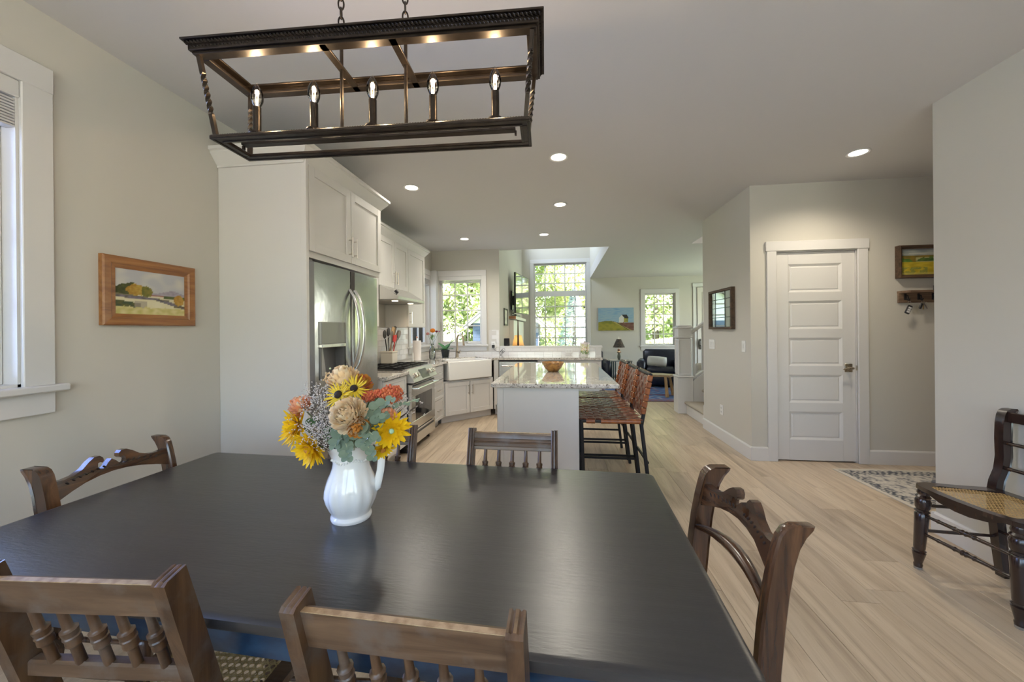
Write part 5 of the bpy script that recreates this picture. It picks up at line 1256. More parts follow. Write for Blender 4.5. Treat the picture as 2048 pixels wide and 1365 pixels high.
# ================================================================ island
isl = thing('kitchen_island', 'white island cabinet with a flat end panel facing the table', 'island cabinet', (0, 0, 0))
IX0, IX1, IY0, IY1, IZ = -.485, .145, 2.895, 4.60, .868
MB().box((IX0 + .02, IY0 + .012, .0), (IX1 - .004, IY1, IZ)).build('body', CAB, isl)
MB().box((IX0 + .05, IY0, .0), (IX1, IY0 + .012, IZ), .0015).build('end_panel', CAB, isl); MB().box((IX0, IY0 - .004, .0), (IX0 + .05, IY0 + .03, IZ), .003).build('corner_post', CAB, isl); MB().box((IX1 - .004, IY0 + .012, 0), (IX1, IY1, IZ)).build('back_panel', CAB, isl)
for i in range(3):
    y0 = IY0 + .05 + i * .55; o = shaker(.54, .62).build('door', CAB, isl); o.matrix_local = Matrix.Translation((IX0 - .001, y0 + .54, .11)) @ Matrix.Rotation(-PI / 2, 4, 'Z'); put('handle', PULLV, o, (.03, 0, .50))
    o = shaker(.54, .13, fr=.03).build('drawer', CAB, isl); o.matrix_local = Matrix.Translation((IX0 - .001, y0 + .54, .733)) @ Matrix.Rotation(-PI / 2, 4, 'Z'); put('handle', PULLH, o, (.27, 0, .065))
MB().tube([(IX0 - .012, IY0 + .045, .66), (IX0 - .012, IY0 + .045, .72)], .007, 8).build('hinge', CHROME, isl, True)
MB().box((IX1, IY0 + .05, IZ - .035), (IX1 + .16, IY0 + .075, IZ), .003).build('support_bracket', CAB, isl)
t = thing('island_countertop', 'polished granite island worktop overhanging toward the stools', 'countertop', (0, 0, 0)); MB().box((-.525, 2.845, IZ + .001), (.440, 4.66, IZ + .034), .005).build('slab', GRANITE, t)
bw = thing('wooden_bowl', 'golden burl wood bowl on the granite island', 'bowl', (-.062, 3.70, IZ + .0345))
BW = mat('burl_wood', (.40, .20, .05), .3, coat=.4, var=((.16, .065, .015), (14, 14, 14), 3, .42, .62))
MB().lathe([(.001, .0), (.048, .0), (.055, .006), (.082, .036), (.104, .075), (.110, .090), (.106, .092), (.098, .078), (.074, .040), (.045, .014), (.001, .012)], 32).build('bowl', BW, bw, True)

# ================================================================ woven leather stools
LEA = mat('brown_leather', (.21, .072, .036), .26, coat=.2, var=((.12, .044, .026), (7, 7, 7), 3, .4, .62), bump=((60, 60, 60), 3, .08))
LEB = mat('tan_leather', (.34, .105, .025), .35, coat=.2, var=((.22, .065, .02), (9, 9, 9), 3, .4, .62))
def ribbon(L, w_, n_over, phase, amp=.0035, th=.0028):
    """leather strap along x, waving over and under"""
    b = MB(); m = n_over * 4; vs = []; fs = []
    for i in range(m + 1):
        u = i / m; z = amp * math.sin(PI * n_over * u + phase); x = (u - .5) * L
        vs += [(x, -w_ / 2, z - th / 2), (x, w_ / 2, z - th / 2), (x, w_ / 2, z + th / 2), (x, -w_ / 2, z + th / 2)]
    for i in range(m):
        for q in range(4): a, c = i * 4 + q, i * 4 + (q + 1) % 4; fs.append((a, c, c + 4, a + 4))
    fs += [(0, 1, 2, 3), (m * 4, m * 4 + 1, m * 4 + 2, m * 4 + 3)]
    return b.add(vs, fs)
def stool(label):
    """faces -x (toward the island); back at +x"""
    t = thing('bar_stool', label, 'stool', group='woven leather stools at the island'); SW, SD, SZ_, BT = .205, .235, .615, .975
    st_ = .0145
    def bk(z): return SD - .01 + (z - SZ_) * .20
    for s in (-1, 1):
        b = MB(); b.bar((-SD + .03, s * (SW - .012), 0), (-SD + .015, s * (SW - .012), SZ_), .026, .026, .004); b.build('leg', BLACK, t)
        b = MB(); b.bar((SD + .055, s * (SW - .012), 0), (bk(SZ_) - .005, s * (SW - .012), SZ_ + .01), .026, .026, .004); b.build('leg', BLACK, t)
        MB().bar((bk(SZ_), s * (SW - .012), SZ_ - .04), (bk(BT), s * (SW - .012), BT), .024, .024, .004).build('back_post', BLACK, t)
        b = MB(); b.tube([(-SD + .05, s * (SW + .004), SZ_ - .004), (-SD + .115, s * (SW + .004), SZ_ - .004)], .018, 10); b.tube([(-SD + .16, s * (SW + .004), SZ_ - .004), (SD - .02, s * (SW + .004), SZ_ - .002)], .018, 10); b.build('leather_wrap', LEB, t, True)
        MB().tube([(-SD + .02, s * (SW + .002), SZ_ - .004), (SD, s * (SW + .002), SZ_ - .004)], .0135, 8).build('seat_rail', BLACK, t, True)
        b = MB(); z = SZ_ + .055
        while z < BT - .03: b.bar((bk(z) , s * (SW - .008), z), (bk(z + .046), s * (SW - .008), z + .046), .034, .034, .006); z += .049
        b.build('leather_wrap', LEB, t)
        MB().bar((-SD + .028, s * (SW - .012), .20), (SD + .03, s * (SW - .012), .20), .018, .018, .003).build('stretcher', BLACK, t)
    for x in (-SD + .028, SD + .035): MB().bar((x, -SW + .012, .30 if x > 0 else .24), (x, SW - .012, .30 if x > 0 else .24), .018, .018, .003).build('stretcher', BLACK, t)
    for x in (-SD + .02, SD - .01): MB().tube([(x, -SW, SZ_), (x, SW, SZ_)], .0135, 8).build('seat_rail', BLACK, t, True)
    MB().tube([(bk(BT - .01), -SW + .004, BT - .012), (bk(BT - .01), SW - .004, BT - .012)], .014, 8).build('top_rail', BLACK, t, True)
    nx_, ny_ = 8, 7; wx, wy = .052, .053
    for i in range(ny_):
        y = (i - (ny_ - 1) / 2) * (2 * SW / ny_); ribbon(2 * SD + .01, wy, nx_, PI * (i % 2)).build('seat_strap', LEA, t, True, loc=(0, y, SZ_ + .012))
    for i in range(nx_):
        x = (i - (nx_ - 1) / 2) * (2 * SD / nx_); ribbon(2 * SW + .03, wx, ny_, PI * ((i + 1) % 2)).build('seat_strap', LEA, t, True, loc=(x, 0, SZ_ + .012), rotz=PI / 2)
    nz_ = 7; hz = (BT - SZ_ - .05) / nz_; ncol = 6; tl = math.atan(.20)
    for i in range(nz_):
        z = SZ_ + .05 + hz * (i + .5); r_ = ribbon(2 * SW - .004, hz * .96, ncol, PI * (i % 2)); b = MB(); b.add(r_.v, r_.f, Matrix.Translation((bk(z), 0, z)) @ Matrix.Rotation(tl, 4, 'Y') @ Matrix.Rotation(PI / 2, 4, 'Z') @ Matrix.Rotation(PI / 2, 4, 'X')); b.build('back_strap', LEA, t, True)
    Lb = BT - SZ_ - .02
    for i in range(ncol):
        y = (i - (ncol - 1) / 2) * ((2 * SW - .03) / ncol); r_ = ribbon(Lb, (2 * SW - .03) / ncol * .94, nz_, PI * ((i + 1) % 2)); b = MB(); zc = SZ_ + .04 + Lb / 2 - .01; b.add(r_.v, r_.f, Matrix.Translation((bk(zc), y, zc)) @ Matrix.Rotation(tl, 4, 'Y') @ Matrix.Rotation(-PI / 2, 4, 'Y')); b.build('back_strap', LEA, t, True)
    return t
s1 = stool('woven brown leather stool at the island end nearest the table'); s1.location = (.385, 3.12, 0)
dup(s1, (.385, 3.575, 0), 0, 'middle one of the three woven leather island stools'); dup(s1, (.385, 4.06, 0), 0, 'woven leather stool at the far end of the island, nearest the sofa')
# ================================================================ living room
NAVY = mat('navy_leather', (.006, .008, .020), .32, var=((.012, .014, .030), (5, 5, 5), 3, .4, .6))
def softbox(b, a, c, r=.05): return b.box(a, c, r)
# television on a wall arm
tvA, tvB = Vector((-.872, 7.62, 0)), Vector((-.690, 8.62, 0)); d = (tvB - tvA); L = d.length; d.normalize(); nr = Vector((d.y, -d.x, 0))
tv = thing('television', 'flat screen television on a wall arm above the mantel', 'television', (0, 0, 0))
M = Matrix((d, -nr, Vector((0, 0, 1)))).transposed().to_4x4(); M.translation = tvA
b = MB(); b.box((0, 0, 1.66), (L, .035, 2.50), .004, M); b.build('case', BLACKP, tv); b = MB(); b.box((.012, -.002, 1.675), (L - .012, .001, 2.488), 0, M); b.build('screen', mat('tv_screen', (.004, .004, .005), .03, spec=1.0, coat=1.0), tv)
b = MB(); b.box((XLV + .001, 7.95, 1.75), (XLV + .03, 8.25, 2.15), .004); b.box((XLV + .03, 8.02, 1.85), (XLV + .09, 8.09, 2.05), .004); b.bar((XLV + .06, 8.05, 1.95), (-.83, 7.99, 1.95), .05, .10, .004); b.bar((XLV + .06, 8.05, 2.02), (-.83, 7.99, 2.02), .03, .03, .004); b.build('wall_arm', BLACK, tv)
# fireplace
fp = thing('fireplace', 'white fireplace breast with a wooden mantel shelf', 'fireplace', (0, 0, 0))
MB().box((XLV + .001, 7.72, 0), (-.93, 9.9, 1.52)).build('chimney_breast', mat('fireplace_white', (.74, .73, .68), .35), fp)
MB().box((XLV + .001, 7.66, 1.535), (-.872, 9.95, 1.60), .004).build('mantel', WHITE, fp); MB().box((XLV + .001, 7.645, 1.545), (-.875, 7.66, 1.60), .003).build('mantel_end', mat('mantel_wood', (.36, .17, .07), .5), fp)
fbx = MB(); fbx.box((-.935, 8.35, .05), (-.925, 9.35, .85)); fbx.build('firebox', DARKG, fp)
for k_, (y, h_) in enumerate(((7.72, .085), (7.80, .10))):
    t = thing('glass_bird', ('clear glass bird figurine at the near end of the mantel', 'taller clear glass bird figurine second on the mantel')[k_], 'figurine', (-.945, y, 1.601)); b = MB(); b.ball((0, 0, .04), .035, 12, 8, (.7, 1.1, .8)); b.tube([(0, -.02, .05), (0, -.045, .09), (0, -.03, h_ + .03), (0, 0, h_ + .02)], [.02, .012, .012, .006], 8); b.build('bird', CGLASS, t, True); MB().lathe([(.022, 0), (.018, .014), (.008, .02)], 12).build('foot', CGLASS, t, True)
sb = thing('soundbar', 'dark soundbar lying on the mantel under the television', 'soundbar', (-.925, 8.35, 1.6005)); MB().box((-.03, -.4, 0), (.03, .4, .055), .01).build('case', BLACKP, sb)
def glassart(u, v): return mixc((.45, .47, .40), (.72, .72, .64), .5 + nz(u, v, 4, 2))
framed('narrow_picture', 'narrow black-framed picture on the green-lit wall beside the mantel', (XLV + .001, 6.90, 1.40), PI / 2, .46, .325, .03, .022, mat('black_frame', (.015, .014, .013), .4), glassart, 20, 14)
# lit lamp behind the half wall
ct = thing('console_table', 'small wooden console behind the half wall carrying the lit lamp', 'table', (-.86, 7.35, 0)); WD = woodmat('brown_console', (.12, .06, .03), (.18, .10, .05), (.24, .14, .08), .4)
MB().box((-.14, -.22, .68), (.14, .22, .71), .004).build('top', WD, ct)
for sx in (-1, 1):
    for sy in (-1, 1): MB().box((sx * .12 - .015, sy * .2 - .015, 0), (sx * .12 + .015, sy * .2 + .015, .68)).build('leg', WD, ct)
SHD = bpy.data.materials.new('lamp_shade_cream'); SHD.use_nodes = True; _n = SHD.node_tree; _b = _n.nodes['Principled BSDF']; _b.inputs['Base Color'].default_value = (.85, .70, .45, 1)
_t = N(_n, 'ShaderNodeBsdfTranslucent'); _t.inputs[0].default_value = (.9, .72, .45, 1); _x = N(_n, 'ShaderNodeMixShader'); _x.inputs[0].default_value = .6; _n.links.new(_b.outputs[0], _x.inputs[1]); _n.links.new(_t.outputs[0], _x.inputs[2]); _n.links.new(_x.outputs[0], _n.nodes['Material Output'].inputs[0])
def table_lamp(label, loc, base_fn, z0, z1, r0, r1, shm, watts, finial=True):
    t = thing('table_lamp', label, 'lamp', loc); base_fn(t)
    MB().lathe([(r0, z0), (r1, z1), (r1 - .003, z1), (r0 - .003, z0), (r0, z0)], 24, None, False).build('shade', shm, t, True)
    if finial: MB().tube([(0, 0, z1 - .03), (0, 0, z1 + .04)], .004, 6).build('finial', CHROME, t); MB().ball((0, 0, z1 + .05), .013, 8, 6).build('finial', CHROME, t)
    MB().ball((0, 0, (z0 + z1) / 2), .028, 10, 8).build('bulb', mat('lamp_bulb', (1, 1, 1), .5, emit=((1, .78, .48), 25)), t, True)
    l = light('lamp_light', 'POINT', (0, 0, (z0 + z1) / 2 + .005), watts, (1, .78, .5), shadow_soft_size=.03); l.parent = t; return t
def lb1(t): MB().lathe([(.06, 0), (.062, .01), (.03, .03), (.018, .10), (.03, .15), (.014, .22), (.010, .30)], 16).build('base', mat('lamp_brass', (.30, .20, .10), .35, .8), t, True)
table_lamp('cream-shaded lit lamp glowing behind the half wall', (-.80, 7.35, .71), lb1, .27, .50, .125, .065, SHD, 9, False)
fp_ = thing('fire_tool', 'slim dark poker standing upright before the cream-shaded lamp', 'fireplace tool', (-.757, 6.95, 0)); MB().lathe([(.07, 0), (.07, .02), (.02, .035)], 16).build('base', BLACK, fp_, True); MB().tube([(0, 0, .02), (0, 0, 1.03)], [.012, .012], 8).build('rod', mat('dark_wood_rod', (.08, .04, .02), .5), fp_, True); MB().tube([(0, 0, 1.03), (0, 0, 1.20), (0, 0, 1.50)], [.020, .016, .008], 8).build('handle', mat('dark_wood_rod'), fp_, True)
# barn painting
def barn(u, v):
    f = nz(u, v, 10, 4); s = nz(u, v * 4, 5, 8); c = mixc((.16, .32, .48), (.34, .45, .46), .55 + s + .3 * (1 - v)); c = mixc(c, (.12, .27, .50), max(0, s))
    hill = .37 + .06 * math.sin(PI * min(1, u / .55)) - .02 if u < .6 else .37 - .02
    if v < hill:
        c = mixc((.16, .17, .02), (.30, .27, .03), .5 + f + .4 * math.sin(v * 9))
        if u > .55 + (.37 - v) * .85: c = mixc((.13, .045, .03), (.18, .09, .06), .5 + f)
        if abs(u - (.42 + (.40 - v) * 1.25)) < .035: c = (.42, .34, .10)
        if abs(u - (.50 + (.38 - v) * 1.0)) < .016: c = (.05, .05, .02)
    if hill < v < hill + .02 and u < .5: c = (.12, .13, .03)
    if .585 < u < .74 and .35 < v < .55 + (.14 - abs(u - .665) * 1.6 if abs(u - .665) < .09 else 0) and v < .70: c = (.62, .62, .56)
    if .72 < u < .845 and .36 < v < .56: c = mixc((.34, .33, .05), (.22, .22, .04), .5 + 2 * f)
    if .66 < u < .85 and .54 < v < .70 and u > .655 + (.70 - v) * .55 and u < .80 + (.70 - v) * .40: c = (.02, .022, .024)
    if .70 < u < .725 and .35 < v < .39: c = (.35, .06, .04)
    return c
t = thing('barn_painting', 'unframed painting of a white barn on a green hill, on the far wall', 'painting', (1.07, YF - .03, 1.275)); MB().box((0, .002, 0), (.94, .029, .62)).build('stretcher', mat('canvas_edge', (.30, .32, .28), .8), t); painted('canvas', .94, .62, 110, 74, barn, PRINT, t)
# side table with blue-green striped slats and the cairn lamp
sd = thing('side_table', 'square side table with dark teal slatted legs under the far lamp', 'side table', (1.515, 9.65, 0)); TEAL = mat('teal_grey_paint', (.07, .12, .12), .5); GLT = mat('slate_grey', (.22, .25, .25), .4)
MB().box((-.26, -.22, .515), (.26, .22, .54), .004).build('top', GLT, sd)
for sx in (-1, 1):
    for q in range(3): MB().box((sx * (.235 - q * .045) - .012, -.20, 0), (sx * (.235 - q * .045) + .012, -.175, .515)).build('slat', TEAL, sd); MB().box((sx * (.235 - q * .045) - .012, .175, 0), (sx * (.235 - q * .045) + .012, .20, .515)).build('slat', TEAL, sd)
MB().box((-.25, -.2, .12), (.25, .2, .14)).build('shelf', GLT, sd)
ST1, ST2 = mat('grey_pebble', (.12, .125, .10), .7), mat('rust_pebble', (.22, .13, .08), .7)
def lb2(t):
    MB().ball((0, 0, .085), .05, 12, 8, (.85, .85, 1.75)).build('stone', ST1, t, True); MB().ball((.005, 0, .195), .055, 12, 8, (1, .8, .55)).build('stone', mat('tan_pebble', (.36, .28, .20), .7), t, True); MB().ball((-.005, 0, .25), .035, 12, 8, (.9, .8, 1.0)).build('stone', ST2, t, True); MB().tube([(0, 0, .27), (0, 0, .36)], .006, 6).build('stem', CHROME, t)
SHB = mat('mica_shade', (.020, .016, .012), .6, var=((.09, .06, .035), (9, 9, 9), 3, .35, .65))
table_lamp('far lamp with dark cone shade on stacked stones', (1.485, 9.65, .5405), lb2, .315, .525, .150, .055, SHB, 38)
# armchair and sofa
def armchair(name, label, loc, rotz, w_, d_, sh, bh, ah, m, cat, cushions=1, pm=None):
    """faces -y"""
    t = thing(name, label, cat, loc, rotz); aw = .19
    softbox(MB(), (-w_ / 2 + aw, -d_ / 2 + .02, .06), (w_ / 2 - aw, d_ / 2 - .1, sh - .12), .02).build('base', m, t, 60)
    cw = (w_ - 2 * aw) / cushions
    for i in range(cushions): softbox(MB(), (-w_ / 2 + aw + i * cw + .003, -d_ / 2, sh - .13), (-w_ / 2 + aw + (i + 1) * cw - .003, d_ / 2 - .2, sh + .01), .045).build('seat_cushion', m, t, 60)
    for s in (-1, 1):
        b = MB(); b.box((s * w_ / 2, -d_ / 2 + .01, .06), (s * (w_ / 2 - aw), d_ / 2 - .05, ah), .05); b.build('arm', m, t, 60)
        for y in (-d_ / 2 + .08, d_ / 2 - .12): MB().lathe([(.018, 0), (.026, .07)], 10, MX((s * (w_ / 2 - .08), y, 0))).build('foot', BLACKP, t)
    b = MB(); b.box((-w_ / 2 + aw * .6, 0, 0), (w_ / 2 - aw * .6, .17, bh - .25), .06); bb = MB(); bb.add(b.v, b.f, Matrix.Translation((0, d_ / 2 - .26, .26)) @ Matrix.Rotation(-.14, 4, 'X')); bb.build('backrest', m, t, 60)
    return t
armchair('armchair', 'navy leather armchair under the far small window', (2.32, 9.05, 0), math.radians(-14), 1.0, .88, .44, .83, .60, NAVY, 'armchair')
def pillow(label, loc, rot, sx, sz, m, name='pillow'):
    t = thing(name, label, 'pillow', loc); t.rotation_euler = rot; vs = []; fs = []; n_ = 10
    for side in (0, 1):
        for j in range(n_ + 1):
            for i in range(n_ + 1):
                u, v = i / n_ * 2 - 1, j / n_ * 2 - 1; th = .07 * ((1 - u ** 4) * (1 - v ** 4)) ** .5; vs.append((u * sx * (1 - .06 * v * v), (th if side else -th), v * sz * (1 - .06 * u * u)))
    k_ = (n_ + 1) ** 2
    for side in (0, 1):
        for j in range(n_):
            for i in range(n_): a = side * k_ + j * (n_ + 1) + i; fs.append((a, a + 1, a + n_ + 2, a + n_ + 1))
    MB().add(vs, fs).build('cover', m, t, 180); return t
pillow('pale grey lumbar pillow on the navy armchair', (2.20, 8.86, .575), (-.25, .08, math.radians(-14)), .21, .115, mat('pillow_linen', (.58, .57, .52), .9))
armchair('sofa', 'navy leather sofa, its arm showing right of the half wall', (.22, 9.45, 0), 0, 2.0, .92, .44, .80, .56, NAVY, 'sofa', 3)
BEIGE = mat('beige_upholstery', (.50, .45, .37), .9)
armchair('beige_sofa', 'beige sofa behind the newel post and stair balusters', (3.30, 7.75, 0), -PI / 2 , 1.6, .85, .43, .80, .57, BEIGE, 'sofa', 2)
pillow('striped grey pillow on the beige sofa', (3.42, 7.55, .60), (-.2, 0, -PI / 2), .22, .17, mat('striped_grey', (.42, .40, .40), .9, var=((.60, .57, .52), (1, 1, 30), 2, .45, .55)))
pillow('tan pillow farther back on the beige sofa', (3.42, 8.0, .60), (-.2, 0, -PI / 2), .22, .17, mat('tan_pillow', (.45, .38, .28), .9))
# live-edge bench
bn = thing('live_edge_bench', 'small live-edge wooden bench on the blue rug', 'bench', (1.84, 7.72, 0), math.radians(-34)); BNW = woodmat('bench_oak', (.22, .14, .08), (.32, .22, .13), (.40, .29, .18), .5)
vs = [(x, (.15 + .03 * math.sin(x * 9) + .015 * math.sin(x * 23))) for x in [-.36 + .06 * q for q in range(13)]] + [(x, -(.15 + .025 * math.cos(x * 8) + .015 * math.sin(x * 19))) for x in [.36 - .06 * q for q in range(13)]]
MB().prism(vs, .385, .425, 'xy').build('seat_slab', BNW, bn)
LGW = woodmat('bench_leg', (.26, .14, .05), (.38, .23, .10), (.46, .31, .16), .5, 'z')
for sx in (-1, 1):
    for sy in (-1, 1): MB().tube([(sx * .33, sy * .17, .012), (sx * .28, sy * .11, .39)], [.034, .026], 8).build('leg', LGW, bn, True)
# rugs
def bluerug(u, v):
    e = min(u, 1 - u, v * .8, (1 - v) * .8); f = nz(u, v, 30, 2); g = nz(u * 1.5, v, 12, 6); m = math.sin(u * 90) * math.sin(v * 70)
    c = mixc((.03, .07, .26), (.12, .22, .42), .5 + .9 * g + .3 * m); c = mixc(c, (.34, .33, .36), max(0, f * 1.2 + .2 * m))
    if g < -.25: c = mixc(c, (.22, .06, .08), .6)
    if e < .075: c = mixc((.20, .09, .10), (.10, .12, .25), .5 + .8 * math.sin(u * 160) * math.sin(v * 120) + f)
    if e < .02: c = (.16, .06, .06)
    if .075 < e < .085: c = (.30, .26, .26)
    return c
t = thing('blue_rug', 'blue oriental rug on the living room floor', 'rug', (.75, 7.0, .0005)); MB().box((0, 0, 0), (2.7, 2.35, .008)).build('backing', mat('rug_backing', (.10, .09, .12), .95), t); painted('pile', 2.7, 2.35, 150, 130, bluerug, mat('rug_pile', (1, 1, 1), .95, vcol=True), t, 'xy', (0, 0, .009))
def vintage(u, v):
    e = min(u * 2.0, (1 - u) * 2.0, v * .8, (1 - v) * .8); f = nz(u * 2, v, 16, 2) ; g = nz(u * 2, v, 5, 6); h = nz(u * 2, v, 40, 9)
    c = mixc((.48, .45, .40), (.60, .56, .49), .5 + h); k = .9 * f + .7 * h + .5 * g
    c = mixc(c, (.12, .125, .15), max(0, min(.85, k * 1.5 + .05)))
    med = abs((u - .5) * 1.9) + abs(v - .5); 
    if .25 < med < .36: c = mixc(c, (.09, .10, .14), .65 + f)
    if med < .10: c = mixc(c, (.10, .11, .15), .6 + h)
    if .05 < e < .145: c = mixc(c, (.06, .07, .09), .55 + .6 * math.sin(u * 180) * math.sin(v * 70) + h)
    if e < .028: c = (.60, .56, .48)
    return c
rg_ = thing('hall_rug', 'faded cream and charcoal rug in the hallway by the closet door', 'rug', (2.515, 3.035, .0005), math.radians(2)); MB().box((0, 0, 0), (1.5, .76, .007)).build('backing', mat('rug_edge', (.58, .54, .46), .95), rg_); painted('pile', 1.5, .76, 300, 160, vintage, mat('rug_pile'), rg_, 'xy', (0, 0, .008))

# ================================================================ stairs
nw = thing('newel_post', 'white square newel post with stepped cap at the stair foot', 'newel post', (1.925, 6.165, 0), math.radians(0))
b = MB(); b.box((-.112, -.112, 0), (.112, .112, .555), .004); b.build('plinth', WHITE, nw); MB().box((-.125, -.125, .555), (.125, .125, .58), .008).build('plinth_cap', WHITE, nw)
b = MB(); b.box((-.085, -.085, .58), (.085, .085, 1.235), .003); b.build('shaft', WHITE, nw)
for z in (.585, 1.125): MB().box((-.092, -.092, z), (.092, .092, z + .03), .004).build('shaft_trim', WHITE, nw)
for q in range(4):
    for sx in (-1, 1): b = MB(); b.box((sx * .085 - .012, -.092, .615), (sx * .085 + .012, -.080, 1.125), .002); bb = MB(); bb.add(b.v, b.f, Matrix.Rotation(q * PI / 2, 4, 'Z')); bb.build('panel_stile', WHITE, nw)
MB().box((-.112, -.112, 1.165), (.112, .112, 1.19), .006).build('collar', WHITE, nw); MB().box((-.122, -.122, 1.315), (.122, .122, 1.34), .006).build('cap_ledge', WHITE, nw); MB().box((-.098, -.098, 1.19), (.098, .098, 1.315), .003).build('neck', WHITE, nw); MB().box((-.098, -.098, 1.34), (.098, .098, 1.36), .006).build('cap', WHITE, nw)
sr = thing('stair_flight', 'carpeted stair flight with white risers rising behind the hallway wall', 'stairs', (0, 0, 0)); CARP = mat('beige_carpet', (.42, .375, .30), .95, bump=((200, 200, 200), 3, .25))
for k_ in range(6):
    x0 = 1.935 + .255 * k_; z1 = .19 * (k_ + 1)
    MB().box((x0, YJ + .012, 0), (x0 + .26, 6.065, z1 - .035)).build('riser', WHITE, sr)
    b = MB(); b.box((x0 - .032, YJ + .012, z1 - .04), (x0 + .255, 6.062, z1), .014); b.build('carpet_tread', CARP, sr, 60)
rl = thing('stair_railing', 'white stair railing with square balusters rising from the newel', 'railing', (0, 0, 0)); sl = .19 / .255
b = MB(); b.bar((2.0, 6.165, 1.215), (3.6, 6.165, 1.215 + 1.6 * sl), .06, .05, .010); b.build('handrail', WHITE, rl); MB().prism([(2.037, .0), (2.037, .50), (3.6, .50 + 1.563 * sl), (3.6, 0)], 6.07, 6.10, 'xz').build('skirt_board', WHITE, rl)
MB().bar((2.03, 6.165, .505), (3.6, 6.165, .505 + 1.57 * sl), .075, .03, .004).build('shoe_rail', WHITE, rl); MB().prism([(2.037, .0), (2.037, .49), (3.6, .49 + 1.563 * sl), (3.6, 0)], 6.10, 6.20, 'xz').build('side_wall', WHITE, rl)
for k_ in range(11):
    x = 2.085 + .135 * k_; MB().box((x - .017, 6.148, .51 + (x - 2.03) * sl), (x + .017, 6.182, 1.20 + (x - 2.0) * sl), .003).build('baluster', WHITE, rl)

light('added_stairwell_fill', 'POINT', (2.9, 5.9, 4.6), 40, (1, .95, .88), shadow_soft_size=.15)  # unseen lamp added to brighten the stairwell opening
# ================================================================ hallway
def meadow(u, v):
    f = nz(u * 1.6, v, 9, 3); g = nz(u * 1.6, v * 3, 5, 5); c = mixc((.20, .24, .24), (.36, .37, .33), .5 + g) if v < .93 else (.24, .25, .25)
    if .78 < v < .83 + .03 * g: c = mixc(c, (.50, .49, .42), .7)
    if v < .74 + .02 * f: c = mixc((.24, .16, .02), (.16, .12, .02), .5 + f * 2)
    if v < .66 and u > .22: c = mixc((.42, .40, .20), (.36, .34, .12), .5 + f)
    d1 = ((u - .50) / .28) ** 2 + ((v - .52) / .14) ** 2; d2 = ((u - .04) / .13) ** 2 + ((v - .52) / .13) ** 2
    if d1 < 1 + f and v > .50: c = mixc((.03, .09, .02), (.10, .16, .03), .5 + f * 2)
    if d2 < 1 + f: c = mixc((.05, .14, .02), (.12, .22, .04), .5 + f * 2)
    if v < .50: c = mixc((.40, .30, .015), (.56, .42, .03), .5 + g + .5 * f)
    if v < .28 and u < .4 and f > -.05: c = mixc((.14, .18, .03), (.26, .27, .05), .5 + f * 2)
    if v < .1: c = mixc(c, (.52, .42, .10), .6)
    return c
DFR = woodmat('dark_barnwood', (.040, .022, .012), (.075, .042, .022), (.12, .070, .038), .6)
framed('meadow_picture', 'dark-framed meadow landscape above the key shelf', (3.165, YD - .001, 1.765), 0, .62, .305, .032, .060, DFR, meadow, 70, 40)
ks = thing('key_shelf', 'rustic wooden key shelf with hooks in the hallway', 'shelf', (3.18, YD - .001, 0)); BRN = woodmat('rustic_shelf', (.10, .06, .035), (.17, .105, .065), (.25, .165, .105), .6)
MB().box((0, -.018, 1.535), (.62, 0, 1.635), .003).build('back_board', BRN, ks); b = MB().prism([(.0, 0), (.03, -.105), (.59, -.105), (.62, 0)], 1.625, 1.645, 'xy').build('ledge', BRN, ks)
for x in (.055, .165, .285, .40, .52):
    b = MB(); b.box((x - .010, -.024, 1.56), (x + .010, -.017, 1.62), .002); b.tube([(x, -.022, 1.605), (x, -.045, 1.60), (x, -.05, 1.575), (x, -.045, 1.556), (x, -.058, 1.553), (x, -.066, 1.572)], .0045, 6); b.tube([(x, -.022, 1.575), (x, -.04, 1.565), (x, -.047, 1.560)], .004, 6); b.build('hook', BLACK, ks, True)
def keyring(b, c): b.tube([Vector(c) + Vector((.012 * math.cos(a), 0, .012 * math.sin(a) - .010)) for a in [2 * PI * q / 12 for q in range(13)]], .0012, 5)
k1 = thing('car_key', 'black car key fob on the leftmost hook of the key shelf', 'key', (3.18 + .055, YD - .062, 1.545)); b = MB(); keyring(b, (0, 0, 0)); keyring(b, (.004, 0, -.02)); b.build('key_ring', CHROME, k1)
b = MB(); b.box((-.022, -.008, -.085), (.022, .006, 0), .009); bb = MB(); Mk = Matrix.Translation((.008, 0, -.038)) @ Matrix.Rotation(.42, 4, 'Y'); bb.add(b.v, b.f, Mk); bb.build('fob', BLACKP, k1, 60)
for i, z in enumerate((-.025, -.045, -.065)): b = MB(); b.box((-.013, -.010, z - .008), (.013, -.007, z + .008), .003); bb = MB(); bb.add(b.v, b.f, Mk); bb.build('button', mat('button_grey', (.62, .62, .62), .5), k1)
k2 = thing('key_bunch', 'key bunch with a dark fob on the second hook of the key shelf', 'key', (3.18 + .165, YD - .062, 1.545)); b = MB(); keyring(b, (0, 0, 0)); b.build('key_ring', CHROME, k2)
b = MB(); b.box((-.012, -.006, -.075), (.012, .006, -.02), .005); bb = MB(); bb.add(b.v, b.f, Matrix.Rotation(.35, 4, 'Y')); bb.build('fob', BLACKP, k2)
for i, (a, m_) in enumerate(((-.05, mat('brass_key', (.50, .36, .16), .35, 1)), (-.42, mat('grey_key', (.34, .31, .30), .35, 1)), (-.75, mat('silver_key', (.6, .58, .56), .3, 1)))):
    b = MB(); b.lathe([(.012, -.001), (.012, .001)], 14, Matrix.Translation((0, -.004 * i, -.03)) @ Matrix.Rotation(PI / 2, 4, 'X')); b.box((-.0045, -.004 * i - .001, -.078), (.0045, -.004 * i + .001, -.038)); bb = MB(); bb.add(b.v, b.f, Matrix.Rotation(a, 4, 'Y')); bb.build('key', m_, k2)
